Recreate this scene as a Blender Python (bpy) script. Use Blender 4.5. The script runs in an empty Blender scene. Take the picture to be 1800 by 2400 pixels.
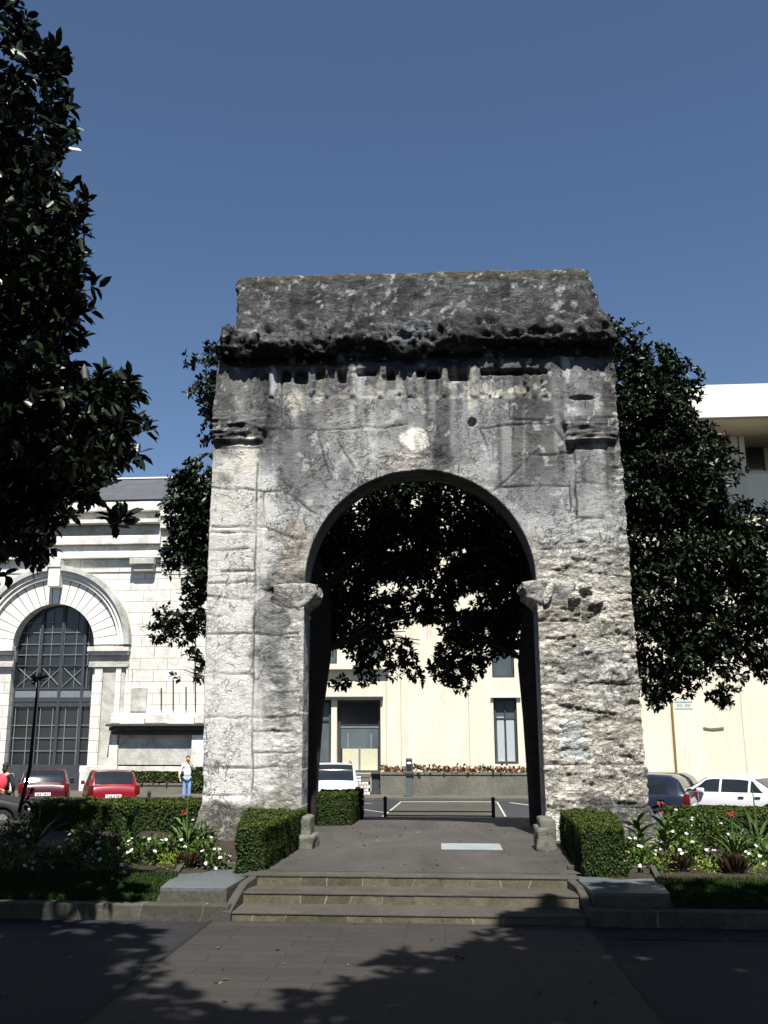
import bpy, bmesh, math, random
import numpy as np
from mathutils import Vector, Matrix, noise
random.seed(7); RNG = np.random.default_rng(7)
C = bpy.context.scene.collection
sc = bpy.context.scene
R = math.radians
# ------------------------------------------------------------------ camera
F, CX, CY, EYE = 2283.0, 850.0, 1200.0, 1.7
PITCH, YAW = R(13.19), R(4.51)
cam = bpy.data.cameras.new('camera'); camo = bpy.data.objects.new('camera', cam); C.objects.link(camo)
camo.location = (0, 0, EYE); camo.rotation_euler = (R(90) + PITCH, 0, YAW)
cam.sensor_fit = 'VERTICAL'; cam.sensor_height = 36.0; cam.lens = F / 2400 * 36.0
cam.shift_x = 50 / 2400; cam.clip_end = 3000; cam.clip_start = 0.05
sc.camera = camo
MR = (Matrix.Rotation(YAW, 3, 'Z') @ Matrix.Rotation(R(90) + PITCH, 3, 'X'))
def ray(px, py): return MR @ Vector(((px - CX) / F, -(py - CY) / F, -1))
def at(px, py, Y):                       # point of the vertical plane at distance Y
    d = ray(px, py); t = Y / d.y; return Vector((d.x * t, Y, EYE + d.z * t))
def atz(px, py, z):
    d = ray(px, py); t = (z - EYE) / d.z; return Vector((d.x * t, d.y * t, z))
MRT = MR.transposed()
def proj(x, y, z):
    v = MRT @ Vector((x, y, z - EYE)); return CX + F * v.x / -v.z, CY - F * v.y / -v.z
# ------------------------------------------------------------------ light
SUN_EL, SUN_AZ = R(58), R(171)           # azimuth clockwise from +Y: behind the camera, a little to the right
w = bpy.data.worlds.new('World'); sc.world = w; w.use_nodes = True
nt = w.node_tree; bg = nt.nodes['Background']
sky = nt.nodes.new('ShaderNodeTexSky'); sky.sky_type = 'NISHITA'; sky.sun_disc = False
sky.sun_elevation = SUN_EL; sky.sun_rotation = SUN_AZ; sky.air_density = 1.0; sky.dust_density = 0.4; sky.ozone_density = 5.0
nt.links.new(sky.outputs[0], bg.inputs[0]); bg.inputs[1].default_value = 0.056
sun = bpy.data.lights.new('sun', 'SUN'); sun.energy = 5.0; sun.angle = R(0.53); sun.color = (1, .968, .915)
so = bpy.data.objects.new('sun', sun); C.objects.link(so)
sdir = Vector((math.sin(SUN_AZ) * math.cos(SUN_EL), math.cos(SUN_AZ) * math.cos(SUN_EL), math.sin(SUN_EL)))
so.rotation_euler = sdir.to_track_quat('Z', 'Y').to_euler(); so.location = (0, -10, 30)
sc.view_settings.view_transform = 'Standard'; sc.view_settings.look = 'None'
sc.view_settings.exposure = 0.88; sc.view_settings.gamma = 1
sc.cycles.max_bounces = 5; sc.cycles.diffuse_bounces = 3; sc.cycles.transparent_max_bounces = 6
# ------------------------------------------------------------------ object helpers
def tag(o, label=None, cat=None, group=None, kind=None):
    if label: o['label'] = label
    if cat: o['category'] = cat
    if group: o['group'] = group
    if kind: o['kind'] = kind
    return o
def empty(name, loc, label, cat, group=None, rz=0):
    o = bpy.data.objects.new(name, None); C.objects.link(o); o.location = loc; o.rotation_euler = (0, 0, rz)
    o.empty_display_size = .2
    return tag(o, label, cat, group)
def link(name, me, mats, parent=None, world=False):
    o = bpy.data.objects.new(name, me); C.objects.link(o)
    for m in (mats if isinstance(mats, (list, tuple)) else [mats]): me.materials.append(m)
    if parent:
        o.parent = parent
        if world:                       # vertices given in world space under an unrotated parent
            l = Vector((0, 0, 0)); q = parent
            while q: l += q.location; q = q.parent
            o.location = -l
    return o
class MB:
    def __init__(s): s.bm = bmesh.new()
    def box(s, x0, x1, y0, y1, z0, z1, bevel=0):
        r = bmesh.ops.create_cube(s.bm, size=1); vs = r['verts']
        for v in vs: v.co = Vector(((x0 + x1) / 2 + v.co.x * (x1 - x0), (y0 + y1) / 2 + v.co.y * (y1 - y0), (z0 + z1) / 2 + v.co.z * (z1 - z0)))
        if bevel:
            es = list({e for v in vs for e in v.link_edges})
            bmesh.ops.bevel(s.bm, geom=es, offset=bevel, segments=2, affect='EDGES', profile=.5)
        return s
    def cyl(s, p0, p1, r0, r1=None, seg=10):
        p0, p1 = Vector(p0), Vector(p1); r1 = r0 if r1 is None else r1; d = p1 - p0
        M = Matrix.Translation((p0 + p1) / 2) @ d.to_track_quat('Z', 'Y').to_matrix().to_4x4()
        bmesh.ops.create_cone(s.bm, cap_ends=True, segments=seg, radius1=r0, radius2=r1, depth=d.length, matrix=M); return s
    def sph(s, c, rx, ry=None, rz=None, u=12, v=8):
        ry = rx if ry is None else ry; rz = rx if rz is None else rz
        bmesh.ops.create_uvsphere(s.bm, u_segments=u, v_segments=v, radius=1, matrix=Matrix.Translation(c) @ Matrix.Diagonal((rx, ry, rz, 1))); return s
    def tube(s, pts, rad, seg=8):
        pts = [Vector(p) for p in pts]; rings = []
        for i, p in enumerate(pts):
            d = (pts[min(i + 1, len(pts) - 1)] - pts[max(i - 1, 0)]).normalized()
            a = d.orthogonal().normalized() if i == 0 else (a - d * a.dot(d)).normalized()
            b = d.cross(a); r = rad[i] if isinstance(rad, (list, tuple)) else rad
            rings.append([s.bm.verts.new(p + (a * math.cos(t) + b * math.sin(t)) * r) for t in [2 * math.pi * k / seg for k in range(seg)]])
        for q, r_ in zip(rings, rings[1:]):
            for k in range(seg): s.bm.faces.new((q[k], q[(k + 1) % seg], r_[(k + 1) % seg], r_[k]))
        s.bm.faces.new(rings[0][::-1]); s.bm.faces.new(rings[-1]); return s
    def prism(s, pts, d):               # pts: planar polygon (Vectors), extruded by vector d
        a = [s.bm.verts.new(p) for p in pts]; b = [s.bm.verts.new(Vector(p) + Vector(d)) for p in pts]; n = len(a)
        s.bm.faces.new(a[::-1]); s.bm.faces.new(b)
        for i in range(n): s.bm.faces.new((a[i], a[(i + 1) % n], b[(i + 1) % n], b[i]))
        return s
    def grid(s, P):                     # P[i][j] -> coordinates
        V = [[s.bm.verts.new(p) for p in row] for row in P]
        for i in range(len(V) - 1):
            for j in range(len(V[0]) - 1): s.bm.faces.new((V[i][j], V[i][j + 1], V[i + 1][j + 1], V[i + 1][j]))
        return s
    def done(s, name, mats, parent=None, world=False, smooth=False):
        bmesh.ops.recalc_face_normals(s.bm, faces=s.bm.faces)
        me = bpy.data.meshes.new(name); s.bm.to_mesh(me); s.bm.free()
        if smooth:
            for p in me.polygons: p.use_smooth = True
            me.set_sharp_from_angle(angle=R(38))
        return link(name, me, mats, parent, world)
def raw(name, co, faces4, mats, parent=None, world=False, fattr=None, smooth=False, matidx=None):
    """mesh from numpy vertices and an (n,4) or (n,3) face array"""
    me = bpy.data.meshes.new(name); n = len(faces4); k = faces4.shape[1]
    me.vertices.add(len(co)); me.vertices.foreach_set('co', np.asarray(co, np.float32).ravel())
    me.loops.add(n * k); me.loops.foreach_set('vertex_index', faces4.astype(np.int32).ravel())
    me.polygons.add(n); me.polygons.foreach_set('loop_start', np.arange(0, n * k, k, dtype=np.int32))
    try: me.polygons.foreach_set('loop_total', np.full(n, k, np.int32))
    except Exception: pass
    if matidx is not None: me.polygons.foreach_set('material_index', np.asarray(matidx, np.int32))
    me.update(calc_edges=True)
    if fattr is not None:
        a = me.attributes.new('var', 'FLOAT', 'FACE'); a.data.foreach_set('value', np.asarray(fattr, np.float32))
    if smooth: me.polygons.foreach_set('use_smooth', np.ones(n, bool))
    return link(name, me, mats, parent, world)
# ------------------------------------------------------------------ materials
class NT:
    def __init__(s, name, rough=.8, spec=.3):
        s.m = bpy.data.materials.new(name); s.m.use_nodes = True; s.t = s.m.node_tree; s.b = s.t.nodes['Principled BSDF']
        s.b.inputs['Roughness'].default_value = rough; s.b.inputs['Specular IOR Level'].default_value = spec
    def n(s, typ, **kw):
        x = s.t.nodes.new('ShaderNode' + typ)
        for k, v in kw.items():
            if k.startswith('i_'): x.inputs[k[2:].replace('_', ' ')].default_value = v
            else: setattr(x, k, v)
        return x
    def l(s, a, b): s.t.links.new(a, b)
    def coord(s, scale=(1, 1, 1)):
        c = s.n('TexCoord'); m = s.n('Mapping'); m.inputs['Scale'].default_value = scale; s.l(c.outputs['Object'], m.inputs[0]); return m.outputs[0]
    def noise(s, scale, detail=4, rough=.55, vec=None, dist=0):
        x = s.n('TexNoise'); x.inputs['Scale'].default_value = scale; x.inputs['Detail'].default_value = detail; x.inputs['Roughness'].default_value = rough; x.inputs['Distortion'].default_value = dist
        s.l(vec if vec else s.coord(), x.inputs['Vector']); return x.outputs['Fac']
    def ramp(s, fac, stops):
        x = s.n('ValToRGB'); e = x.color_ramp.elements
        for i, (p, c) in enumerate(stops):
            q = e[i] if i < 2 else e.new(p); q.position = p; q.color = (*c, 1) if len(c) == 3 else c
        s.l(fac, x.inputs[0]); return x.outputs[0]
    def mix(s, fac, a, b, mode='MIX'):
        x = s.n('Mix', data_type='RGBA', blend_type=mode)
        for v, i in ((fac, 0), (a, 6), (b, 7)):
            if hasattr(v, 'is_linked'): s.l(v, x.inputs[i])
            else: x.inputs[i].default_value = v if i == 0 else (*v, 1)
        return x.outputs[2]
    def bump(s, h, strength=.5, dist=.02):
        x = s.n('Bump'); x.inputs['Strength'].default_value = strength; x.inputs['Distance'].default_value = dist; s.l(h, x.inputs['Height']); s.l(x.outputs[0], s.b.inputs['Normal']); return x
    def math(s, op, a, b=None):
        if op == 'MULTIPLY_ADD':
            x = s.n('Math', operation=op); s.l(a, x.inputs[0]); x.inputs[1].default_value = 1 - b; x.inputs[2].default_value = b; return x.outputs[0]
        x = s.n('Math', operation=op)
        for i, v in enumerate((a, b)):
            if v is None: continue
            if hasattr(v, 'is_linked'): s.l(v, x.inputs[i])
            else: x.inputs[i].default_value = v
        return x.outputs[0]
    def col(s, c):
        if hasattr(c, 'is_linked'): s.l(c, s.b.inputs['Base Color'])
        else: s.b.inputs['Base Color'].default_value = (*c, 1)
        return s.m
def plain(name, c, rough=.7, var=.25, scale=8, spec=.3, bump=.0, metallic=0):
    t = NT(name, rough, spec); t.b.inputs['Metallic'].default_value = metallic
    n = t.noise(scale, 6, .6); lo = tuple(v * (1 - var) for v in c); hi = tuple(min(1, v * (1 + var)) for v in c)
    t.col(t.ramp(n, [(.3, lo), (.7, hi)]))
    if bump: t.bump(t.noise(scale * 4, 5), bump, .02)
    return t.m
def stone(name, c, dark, scale=3, bump=.5, amt=.5, rough=.9):
    t = NT(name, rough, .2)
    a = t.ramp(t.noise(scale, 8, .62), [(.32, tuple(v * .72 for v in c)), (.68, tuple(min(1, v * 1.18) for v in c))])
    s_ = t.ramp(t.noise(scale * .6, 7, .7, dist=.6), [(.48, (0, 0, 0)), (.72, (amt,) * 3)])
    a = t.mix(s_, a, dark); sp = t.ramp(t.noise(scale * 26, 3, .6), [(.35, (.72,) * 3), (.6, (1.08,) * 3)])
    t.col(t.mix(1.0, a, sp, 'MULTIPLY')); t.bump(t.noise(scale * 9, 8, .7), bump, .03); return t.m
def ashlar(name, c, dark, bw, bh, joint=.006, amt=.6, jc=.35):
    t = NT(name, .85, .2)
    cd = t.n('TexCoord'); sp = t.n('SeparateXYZ'); cb = t.n('CombineXYZ'); t.l(cd.outputs['Object'], sp.inputs[0])
    t.l(t.math('ADD', sp.outputs[0], sp.outputs[1]), cb.inputs[0]); t.l(sp.outputs[2], cb.inputs[1])
    br = t.n('TexBrick'); t.l(cb.outputs[0], br.inputs['Vector']); br.inputs['Scale'].default_value = 1
    br.inputs['Brick Width'].default_value = bw; br.inputs['Row Height'].default_value = bh; br.inputs['Mortar Size'].default_value = joint; br.inputs['Mortar Smooth'].default_value = .3
    br.inputs['Color1'].default_value = (*[v * .88 for v in c], 1); br.inputs['Color2'].default_value = (*c, 1); br.inputs['Mortar'].default_value = (*[v * jc for v in c], 1)
    st = t.ramp(t.noise(1.1, 9, .72, dist=.8), [(.5, (0, 0, 0)), (.74, (amt,) * 3)])
    a = t.mix(st, br.outputs['Color'], dark); a = t.mix(1.0, a, t.ramp(t.noise(6, 7, .7), [(.3, (.8,) * 3), (.65, (1.05,) * 3)]), 'MULTIPLY')
    t.col(a); b = t.bump(br.outputs['Fac'], .6, .02); b.invert = True; return t.m
def leafmat(name, a, b, c, rough=.38, spec=.5, trans=.0):
    t = NT(name, rough, spec); at_ = t.n('Attribute', attribute_name='var')
    t.col(t.ramp(at_.outputs['Fac'], [(.0, a), (.6, b), (1.0, c)]))
    if trans: t.b.inputs['Transmission Weight'].default_value = 0; t.b.inputs['Subsurface Weight'].default_value = 0
    return t.m
def carpaint(name, c, rough=.28): 
    t = NT(name, rough, .5); t.b.inputs['Coat Weight'].default_value = .6; t.b.inputs['Coat Roughness'].default_value = .08
    t.col(t.mix(t.ramp(t.noise(3, 5), [(.45, (0,) * 3), (.8, (.3,) * 3)]), c, tuple(v * .75 + .01 for v in c))); return t.m
M = {}
M['leaf'] = leafmat('magnolia_leaf', (.004, .008, .003), (.010, .020, .006), (.05, .07, .018), .38, .36)
M['leaf_far'] = leafmat('magnolia_leaf_far', (.005, .010, .004), (.014, .027, .007), (.055, .08, .02), .42, .34)
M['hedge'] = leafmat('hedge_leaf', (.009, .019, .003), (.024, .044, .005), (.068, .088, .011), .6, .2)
M['bedleaf'] = leafmat('bed_leaf', (.018, .04, .008), (.045, .085, .014), (.12, .17, .035), .5, .25)
M['yleaf'] = leafmat('yellow_leaf', (.07, .11, .012), (.14, .19, .02), (.24, .28, .045), .55, .25)
M['brownleaf'] = leafmat('brown_leaf', (.02, .013, .008), (.045, .026, .015), (.08, .05, .024), .7, .2)
M['grass'] = leafmat('grass_blade', (.012, .028, .005), (.024, .050, .008), (.05, .08, .016), .6, .2)
M['soil'] = stone('bed_soil', (.05, .038, .028), (.02, .016, .012), 6, .8)
M['bark'] = stone('bark', (.045, .04, .034), (.012, .011, .01), 9, 1.0)
M['petal'] = plain('white_petal', (.55, .55, .53), .6, .1)
M['pinkpetal'] = plain('pale_pink_petal', (.62, .42, .55), .6, .15)
M['redpetal'] = plain('red_petal', (.33, .03, .03), .5, .2)
M['asphalt'] = stone('asphalt', (.023, .0235, .026), (.015, .0155, .018), 1.4, .35, .5, .85)
M['road'] = stone('road_asphalt', (.034, .035, .042), (.022, .022, .026), .6, .2, .5, .85)
M['white_line'] = plain('road_paint', (.42, .42, .40), .7, .15, 6)
M['steps'] = None
# ------------------------------------------------------------------ foliage builder
LEAF = np.array([[0, 0, 0], [.28, .21, .05], [.68, .19, .06], [1, 0, -.05], [.68, -.19, .06], [.28, -.21, .05]])
LF = np.array([[0, 1, 2, 3], [0, 3, 4, 5]])
def norm(v): return v / np.maximum(np.linalg.norm(v, axis=1, keepdims=True), 1e-9)
def leaves(pos, dirs, size, up=None, width=1.0):
    """place one leaf at each pos pointing along dirs"""
    n = len(pos); d = norm(dirs)
    u = RNG.normal(size=(n, 3)) * .6 + (np.array([0, 0, 1.]) if up is None else up)
    s = norm(np.cross(u, d)); u = np.cross(d, s); sz = size * RNG.uniform(.7, 1.2, n)
    T = LEAF[None] * sz[:, None, None]
    co = pos[:, None] + T[..., 0:1] * d[:, None] + T[..., 1:2] * width * s[:, None] + T[..., 2:3] * u[:, None]
    f = (LF[None] + (np.arange(n) * 6)[:, None, None]).reshape(-1, 4)
    return co.reshape(-1, 3), f
def merge(parts):
    co, fs, k = [], [], 0
    for c, f in parts: co.append(c); fs.append(f + k); k += len(c)
    return np.concatenate(co), np.concatenate(fs)
def rosettes(cen, axis, size, per=7, droop=0.0):
    n = len(cen); ax = norm(axis); P = np.repeat(cen, per, 0); A = np.repeat(ax, per, 0)
    rnd = RNG.normal(size=(n * per, 3)); rnd -= (rnd * A).sum(1, keepdims=True) * A
    D = A * RNG.uniform(.1, .9, (n * per, 1)) + norm(rnd) * .95; D[:, 2] -= droop
    P = P + A * RNG.uniform(-.12, .12, (n * per, 1)) * size * 3
    return leaves(P, D, size)
def lobe_points(lobes, dens, shell=.55, cut=-.22):
    """cluster centres and outward axes for a list of ellipsoids (c, r); dens clusters per square metre of surface"""
    Cn, Ax = [], []
    for c, r in lobes:
        c = np.array(c); r = np.array(r if hasattr(r, '__len__') else (r, r, r), float); area = 4 * math.pi * ((r[0] * r[1]) ** 1.6 / 3 + (r[0] * r[2]) ** 1.6 / 3 + (r[1] * r[2]) ** 1.6 / 3) ** (1 / 1.6)
        n = max(6, int(area * dens)); d = norm(RNG.normal(size=(n, 3))); q = RNG.uniform(shell, 1.0, (n, 1)) ** .7
        p = c + d * r * q; ok = np.ones(n, bool)
        for v, i in zip(p, range(n)):
            if noise.noise(Vector(v) * 1.7 + Vector((3.1, 7.7, 1.3))) < cut - .05: ok[i] = False
        Cn.append(p[ok]); a = d + np.array([0, 0, .35]); Ax.append(a[ok])
    return np.concatenate(Cn), np.concatenate(Ax)
def crown(name, lobes, dens, size, mat, parent, per=7, shell=.5):
    c, a = lobe_points(lobes, dens, shell); co, f = rosettes(c, a, size, per)
    v = np.repeat(np.clip(RNG.beta(1.6, 3.2, len(f) // 2) + np.repeat(RNG.normal(0, .10, len(c)), per), 0, 1), 2)
    return raw(name, co, f, mat, parent, True, v)
def branches(mb, base, lobes, r0=.07, seg=6):
    for c, r in lobes:
        c = Vector(c); b = Vector(base(c)); mid = b.lerp(c, .5) + Vector((random.uniform(-.2, .2), random.uniform(-.2, .2), random.uniform(.05, .3)))
        mb.tube([b, b.lerp(mid, .6), mid, mid.lerp(c, .6), c], [r0, r0 * .8, r0 * .6, r0 * .4, r0 * .2], seg)
        for k in range(3):
            e = c + Vector([random.uniform(-1, 1) * (r if not hasattr(r, '__len__') else r[i]) * .45 for i in range(3)])
            mb.tube([mid.lerp(c, random.uniform(.2, .9)), (mid + e) / 2 + Vector((0, 0, .05)), e], [r0 * .3, r0 * .22, r0 * .08], 5)
def L(px, py, Y, rpx, ry=None, rz=None):      # lobe: a picture position turned into a real ball at distance Y
    p = at(px, py, Y); r = rpx * Y / F * 1.02; return (tuple(p), (r, ry if ry else r, rz * Y / F if rz else r))
# ================================================================== GROUND
GZ, PZ = -0.75, 0.29                        # street level beyond, platform level
def sheet(name, pts, mat, res=None, th=None, label=None):
    mb = MB(); vs = [mb.bm.verts.new(p) for p in pts]; mb.bm.faces.new(vs); o = mb.done(name, mat); tag(o, label, kind='structure'); return o
# far street sheet to the horizon, with the rise towards the square at the front
mb = MB(); rows = [(-40, -.004), (9.9, -.004), (10.2, -.05), (19.0, -.05), (20.6, .10 - .35), (29, GZ), (60, GZ), (900, GZ)]
xs = [-600, -60, -20, -8, 0, 8, 20, 60, 600]
mb.grid([[(x, y, z) for x in xs] for y, z in rows]); o = mb.done('ground', M['asphalt']); tag(o, kind='structure')
# plaza paving (central strip between the two joints)
t = NT('plaza_paving', .82, .25)
cd = t.coord(); br = t.n('TexBrick'); t.l(cd, br.inputs['Vector']); br.inputs['Scale'].default_value = 1; br.inputs['Brick Width'].default_value = .95; br.inputs['Row Height'].default_value = .21
br.inputs['Mortar Size'].default_value = .005; br.inputs['Color1'].default_value = (.036, .0315, .0285, 1); br.inputs['Color2'].default_value = (.043, .038, .034, 1); br.inputs['Mortar'].default_value = (.019, .018, .017, 1); br.offset = .37
a = t.mix(t.ramp(t.noise(.9, 8, .7, dist=1), [(.4, (0,) * 3), (.8, (.7,) * 3)]), br.outputs['Color'], (.02, .0195, .02))
a = t.mix(1.0, a, t.ramp(t.noise(60, 3, .6), [(.3, (.7,) * 3), (.65, (1.2,) * 3)]), 'MULTIPLY'); t.col(a)
t.bump(t.math('SUBTRACT', t.noise(14, 8, .7), t.math('MULTIPLY', br.outputs['Fac'], .4)), .35, .02); M['plaza'] = t.m
XJR, XJL = atz(1381, 2170, 0).x, atz(351, 2271, 0).x
sheet('path', [(XJL, -8, 0), (XJR, -8, 0), (XJR, 9.94, 0), (XJL, 9.94, 0)], M['plaza'])
M['joint'] = plain('paving_joint', (.012, .012, .013), .9)
for x0 in (XJR, XJL):
    sheet('path_joint', [(x0 - .018, -8, .004), (x0 + .018, -8, .004), (x0 + .018, 9.93, .004), (x0 - .018, 9.93, .004)], M['joint'])
p = atz(1640, 2204, 0).y
sheet('path_joint', [(XJR + .03, p, .003), (9, p, .003), (9, p + .03, .003), (XJR + .03, p + .03, .003)], M['joint'])
# steps and platform
def stonerow(name, c, bw, bh, mort, yz=False):
    t = NT(name, .85, .25); cdd = t.n('TexCoord'); sp = t.n('SeparateXYZ'); cb = t.n('CombineXYZ'); t.l(cdd.outputs['Object'], sp.inputs[0])
    wob = t.math('MULTIPLY', t.noise(2.3, 2), .35); t.l(t.math('ADD', sp.outputs[0], wob), cb.inputs[0]); t.l(t.math('ADD', sp.outputs[2], 4.3), cb.inputs[1])
    br = t.n('TexBrick'); t.l(cb.outputs[0], br.inputs['Vector']); br.inputs['Scale'].default_value = 1; br.inputs['Brick Width'].default_value = bw; br.inputs['Row Height'].default_value = bh
    br.inputs['Mortar Size'].default_value = .009; br.inputs['Color1'].default_value = (*c, 1); br.inputs['Color2'].default_value = (*[v * .62 for v in c], 1); br.inputs['Mortar'].default_value = (*mort, 1)
    patchy = t.ramp(t.noise(1.7, 3, .5), [(.44, (0,) * 3), (.56, (1,) * 3)])
    a = t.mix(t.math('MULTIPLY', br.outputs['Fac'], t.math('SUBTRACT', 1, patchy)), br.outputs['Color'], tuple(v * .7 for v in c))
    a = t.mix(1.0, a, t.ramp(t.noise(9, 8, .7), [(.3, (.6,) * 3), (.68, (1.25,) * 3)]), 'MULTIPLY')
    t.col(a); b = t.bump(t.math('SUBTRACT', t.noise(20, 6, .7), t.math('MULTIPLY', br.outputs['Fac'], .6)), .5, .02); return t.m
M['riser'] = stonerow('riser_stone', (.115, .102, .068), .30, 10, (.21, .195, .15))
M['tread'] = stone('tread_stone', (.075, .069, .056), (.048, .045, .04), 2.2, .35, .6)
t = NT('platform_paving', .85, .25)
a = t.ramp(t.noise(1.0, 9, .72, vec=t.coord((1, .45, 1)), dist=.8), [(.3, (.036, .034, .031)), (.5, (.056, .051, .046)), (.72, (.078, .072, .064))])
a = t.mix(1.0, a, t.ramp(t.noise(70, 3, .65), [(.3, (.68,) * 3), (.66, (1.25,) * 3)]), 'MULTIPLY')
lit = t.ramp(t.noise(26, 2, .5), [(.74, (0,) * 3), (.78, (.6,) * 3)]); a = t.mix(lit, a, (.2, .19, .18))
t.col(a); t.bump(t.noise(45, 6, .7), .4, .015); M['platform'] = t.m
SX0, SX1 = atz(537, 2163, 0).x, atz(1372, 2163, 0).x
TX0, TX1 = atz(568, 2052, PZ).x, atz(1352, 2052, PZ).x
def wob(x, y): return .006 * noise.noise(Vector((x * 3, y * 7, 1.7)))
steps_z = [(9.95, .078), (10.50, .183), (10.99, PZ)]
prev = 0
for i, (y, z) in enumerate(steps_z):
    n = 60; X0, X1 = (SX0, SX1) if i < 2 else (TX0, TX1); y2 = steps_z[i + 1][0] + .02 if i < 2 else 11.35
    mb = MB(); pz = prev - (.02 if i == 0 else .015)
    xs_ = [X0 + (X1 - X0) * k / n for k in range(n + 1)]
    mb.grid([[(x, y + .004 + .3 * wob(x, i), pz) for x in xs_], [(x, y + .004 + wob(x, i), z - .016) for x in xs_]])
    r = mb.done('step_riser', M['riser']); tag(r, kind='structure')
    mb = MB(); mb.grid([[(x, y + .006, z - .017) for x in xs_], [(x, y - .004 + wob(x, i), z - .016 + .3 * wob(x, 2)) for x in xs_], [(x, y - .004 + wob(x, i), z - .005) for x in xs_], [(x, y + .004 + wob(x, i + 5), z) for x in xs_], [(x, y2, z) for x in xs_]])
    r = mb.done('step_tread', M['tread']); tag(r, kind='structure'); prev = z
PL = [(TX0, 11.3), (-2.1, 11.3), (-2.25, 14.2), (-3.2, 16.2), (-3.2, 19.2), (3.2, 19.2), (3.2, 16.2), (1.55, 14.2), (1.5, 11.3), (TX1, 11.3)]
mb = MB(); f = mb.bm.faces.new([mb.bm.verts.new((x, y, PZ + .003)) for x, y in [(TX0 - .2, 11.3), (TX1 + .1, 11.3), (2.0, 14.9), (4.2, 15.8), (4.2, 19.2), (-4.2, 19.2), (-4.2, 15.8), (-2.4, 14.9)]])
o = mb.done('platform', M['platform']); tag(o, kind='structure')
mb = MB(); mb.grid([[(x, y, z) for x in (-4.2, 0, 4.2)] for y, z in ((19.18, PZ + .001), (20.6, .10), (29, GZ + .01))]); o = mb.done('ramp', M['asphalt']); tag(o, kind='structure')
mb = MB(); mb.grid([[(x, y, z) for x in (-60, -4.18)] for y, z in ((19.0, -.04), (29, GZ + .006))]); mb.grid([[(x, y, z) for x in (4.18, 60)] for y, z in ((19.0, -.04), (29, GZ + .006))]); o = mb.done('slope', M['asphalt']); tag(o, kind='structure')
# far road, pavement, markings
sheet('road', [(-60, 29, GZ + .008), (60, 29, GZ + .008), (60, 42.2, GZ + .008), (-60, 42.2, GZ + .008)], M['road'])
M['pale_road'] = stone('crossing_asphalt', (.065, .062, .05), (.04, .039, .035), .8, .2)
q = [atz(940, 1880, GZ), atz(1165, 1880, GZ), atz(1185, 1915, GZ), atz(897, 1915, GZ)]
sheet('road_crossing', [(v.x, v.y, GZ + .012) for v in (q[3], q[2], q[1], q[0])], M['pale_road'])
def line(name, a, b, w, z):
    a, b = Vector(a).to_2d(), Vector(b).to_2d(); d = (b - a).normalized(); s = Vector((-d.y, d.x)) * w / 2
    return sheet(name, [(*(a - s), z), (*(b - s), z), (*(b + s), z), (*(a + s), z)], M['white_line'])
line('road_marking', q[0], q[1], .26, GZ + .017); line('road_marking', q[3], q[0], .06, GZ + .017); line('road_marking', q[2], q[1], .06, GZ + .017)
line('road_marking', atz(835, 1896, GZ), atz(905, 1906, GZ), .08, GZ + .017); line('road_marking', atz(838, 1883, GZ), atz(870, 1884, GZ), .14, GZ + .017)
line('road_marking', atz(1195, 1882, GZ), atz(1240, 1888, GZ), .14, GZ + .017)
M['pavement'] = stone('pavement_slabs', (.11, .098, .085), (.07, .062, .055), 1.1, .2)
mb = MB().box(-60, 60, 42.2, 60, GZ - .1, GZ + .11); o = mb.done('pavement', M['pavement']); tag(o, kind='structure')
M['kerb'] = stonerow('kerb_stone', (.085, .08, .064), .62, 10, (.17, .165, .13))
# flower bed ground, lawns, kerbs (left and right of the steps)
BLX = atz(350, 2128, .14).x; BRX = atz(1575, 2133, .14).x
def bedz(y): return .14 + min(max((y - 10.1) / 1.0, 0), 1) * .15
for s in (-1, 1):
    a, b = (-14, SX0 - .03) if s < 0 else (SX1 + .03, 14)
    mb = MB().box(a, b, 9.93, 10.12, -.03, .14, .012); o = mb.done('kerb', M['kerb']); tag(o, kind='structure')
    a, b = (-14, BLX - .06) if s < 0 else (BRX + .06, 14)
    mb = MB(); n = 40; mb.grid([[(a + (b - a) * k / n, y, z + .012 * noise.noise(Vector((a + k * .5, y * 2, 0)))) for k in range(n + 1)] for y, z in [(10.1, .135), (10.4, .19), (10.7, .24), (11.0, .27)]])
    M.setdefault('turf', stone('turf', (.014, .026, .006), (.01, .014, .005), 8, .8)); o = mb.done('lawn', M['turf']); tag(o, kind='structure')
    n_ = 34000; X = RNG.uniform(max(a, -7.5), min(b, 7.5), n_); Y = RNG.uniform(10.13, 11.02, n_); Z = .137 + np.clip((Y - 10.1) / .9, 0, 1) * .135
    P_ = np.stack([X, Y, Z], 1); D_ = RNG.normal(size=(n_, 3)) * .38 + np.array([0, 0, 1]); co, f = leaves(P_, D_, .055, RNG.normal(size=(n_, 3)), .28)
    v = np.repeat(np.clip(RNG.normal(.5, .2, n_), 0, 1), 2); o = raw('grass', co, f, M['grass'], None, False, v); tag(o, 'mown green lawn grass in the strip ' + ('left' if s < 0 else 'right') + ' of the steps', 'grass', kind='stuff')
    a, b = (-14, -2.0) if s < 0 else (1.45, 14)
    mb = MB(); n = 70; mb.grid([[(a + (b - a) * k / n, y, z + .03 * noise.noise(Vector((a + k * .35, y * 2, 5)))) for k in range(n + 1)] for y, z in [(10.98, .262), (11.4, .27), (12.2, .272), (13, .274), (14, .274), (15, .27), (16.5, .25), (19.1, .2)]])
    o = mb.done('flower_bed', M['soil']); tag(o, kind='structure')
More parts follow.
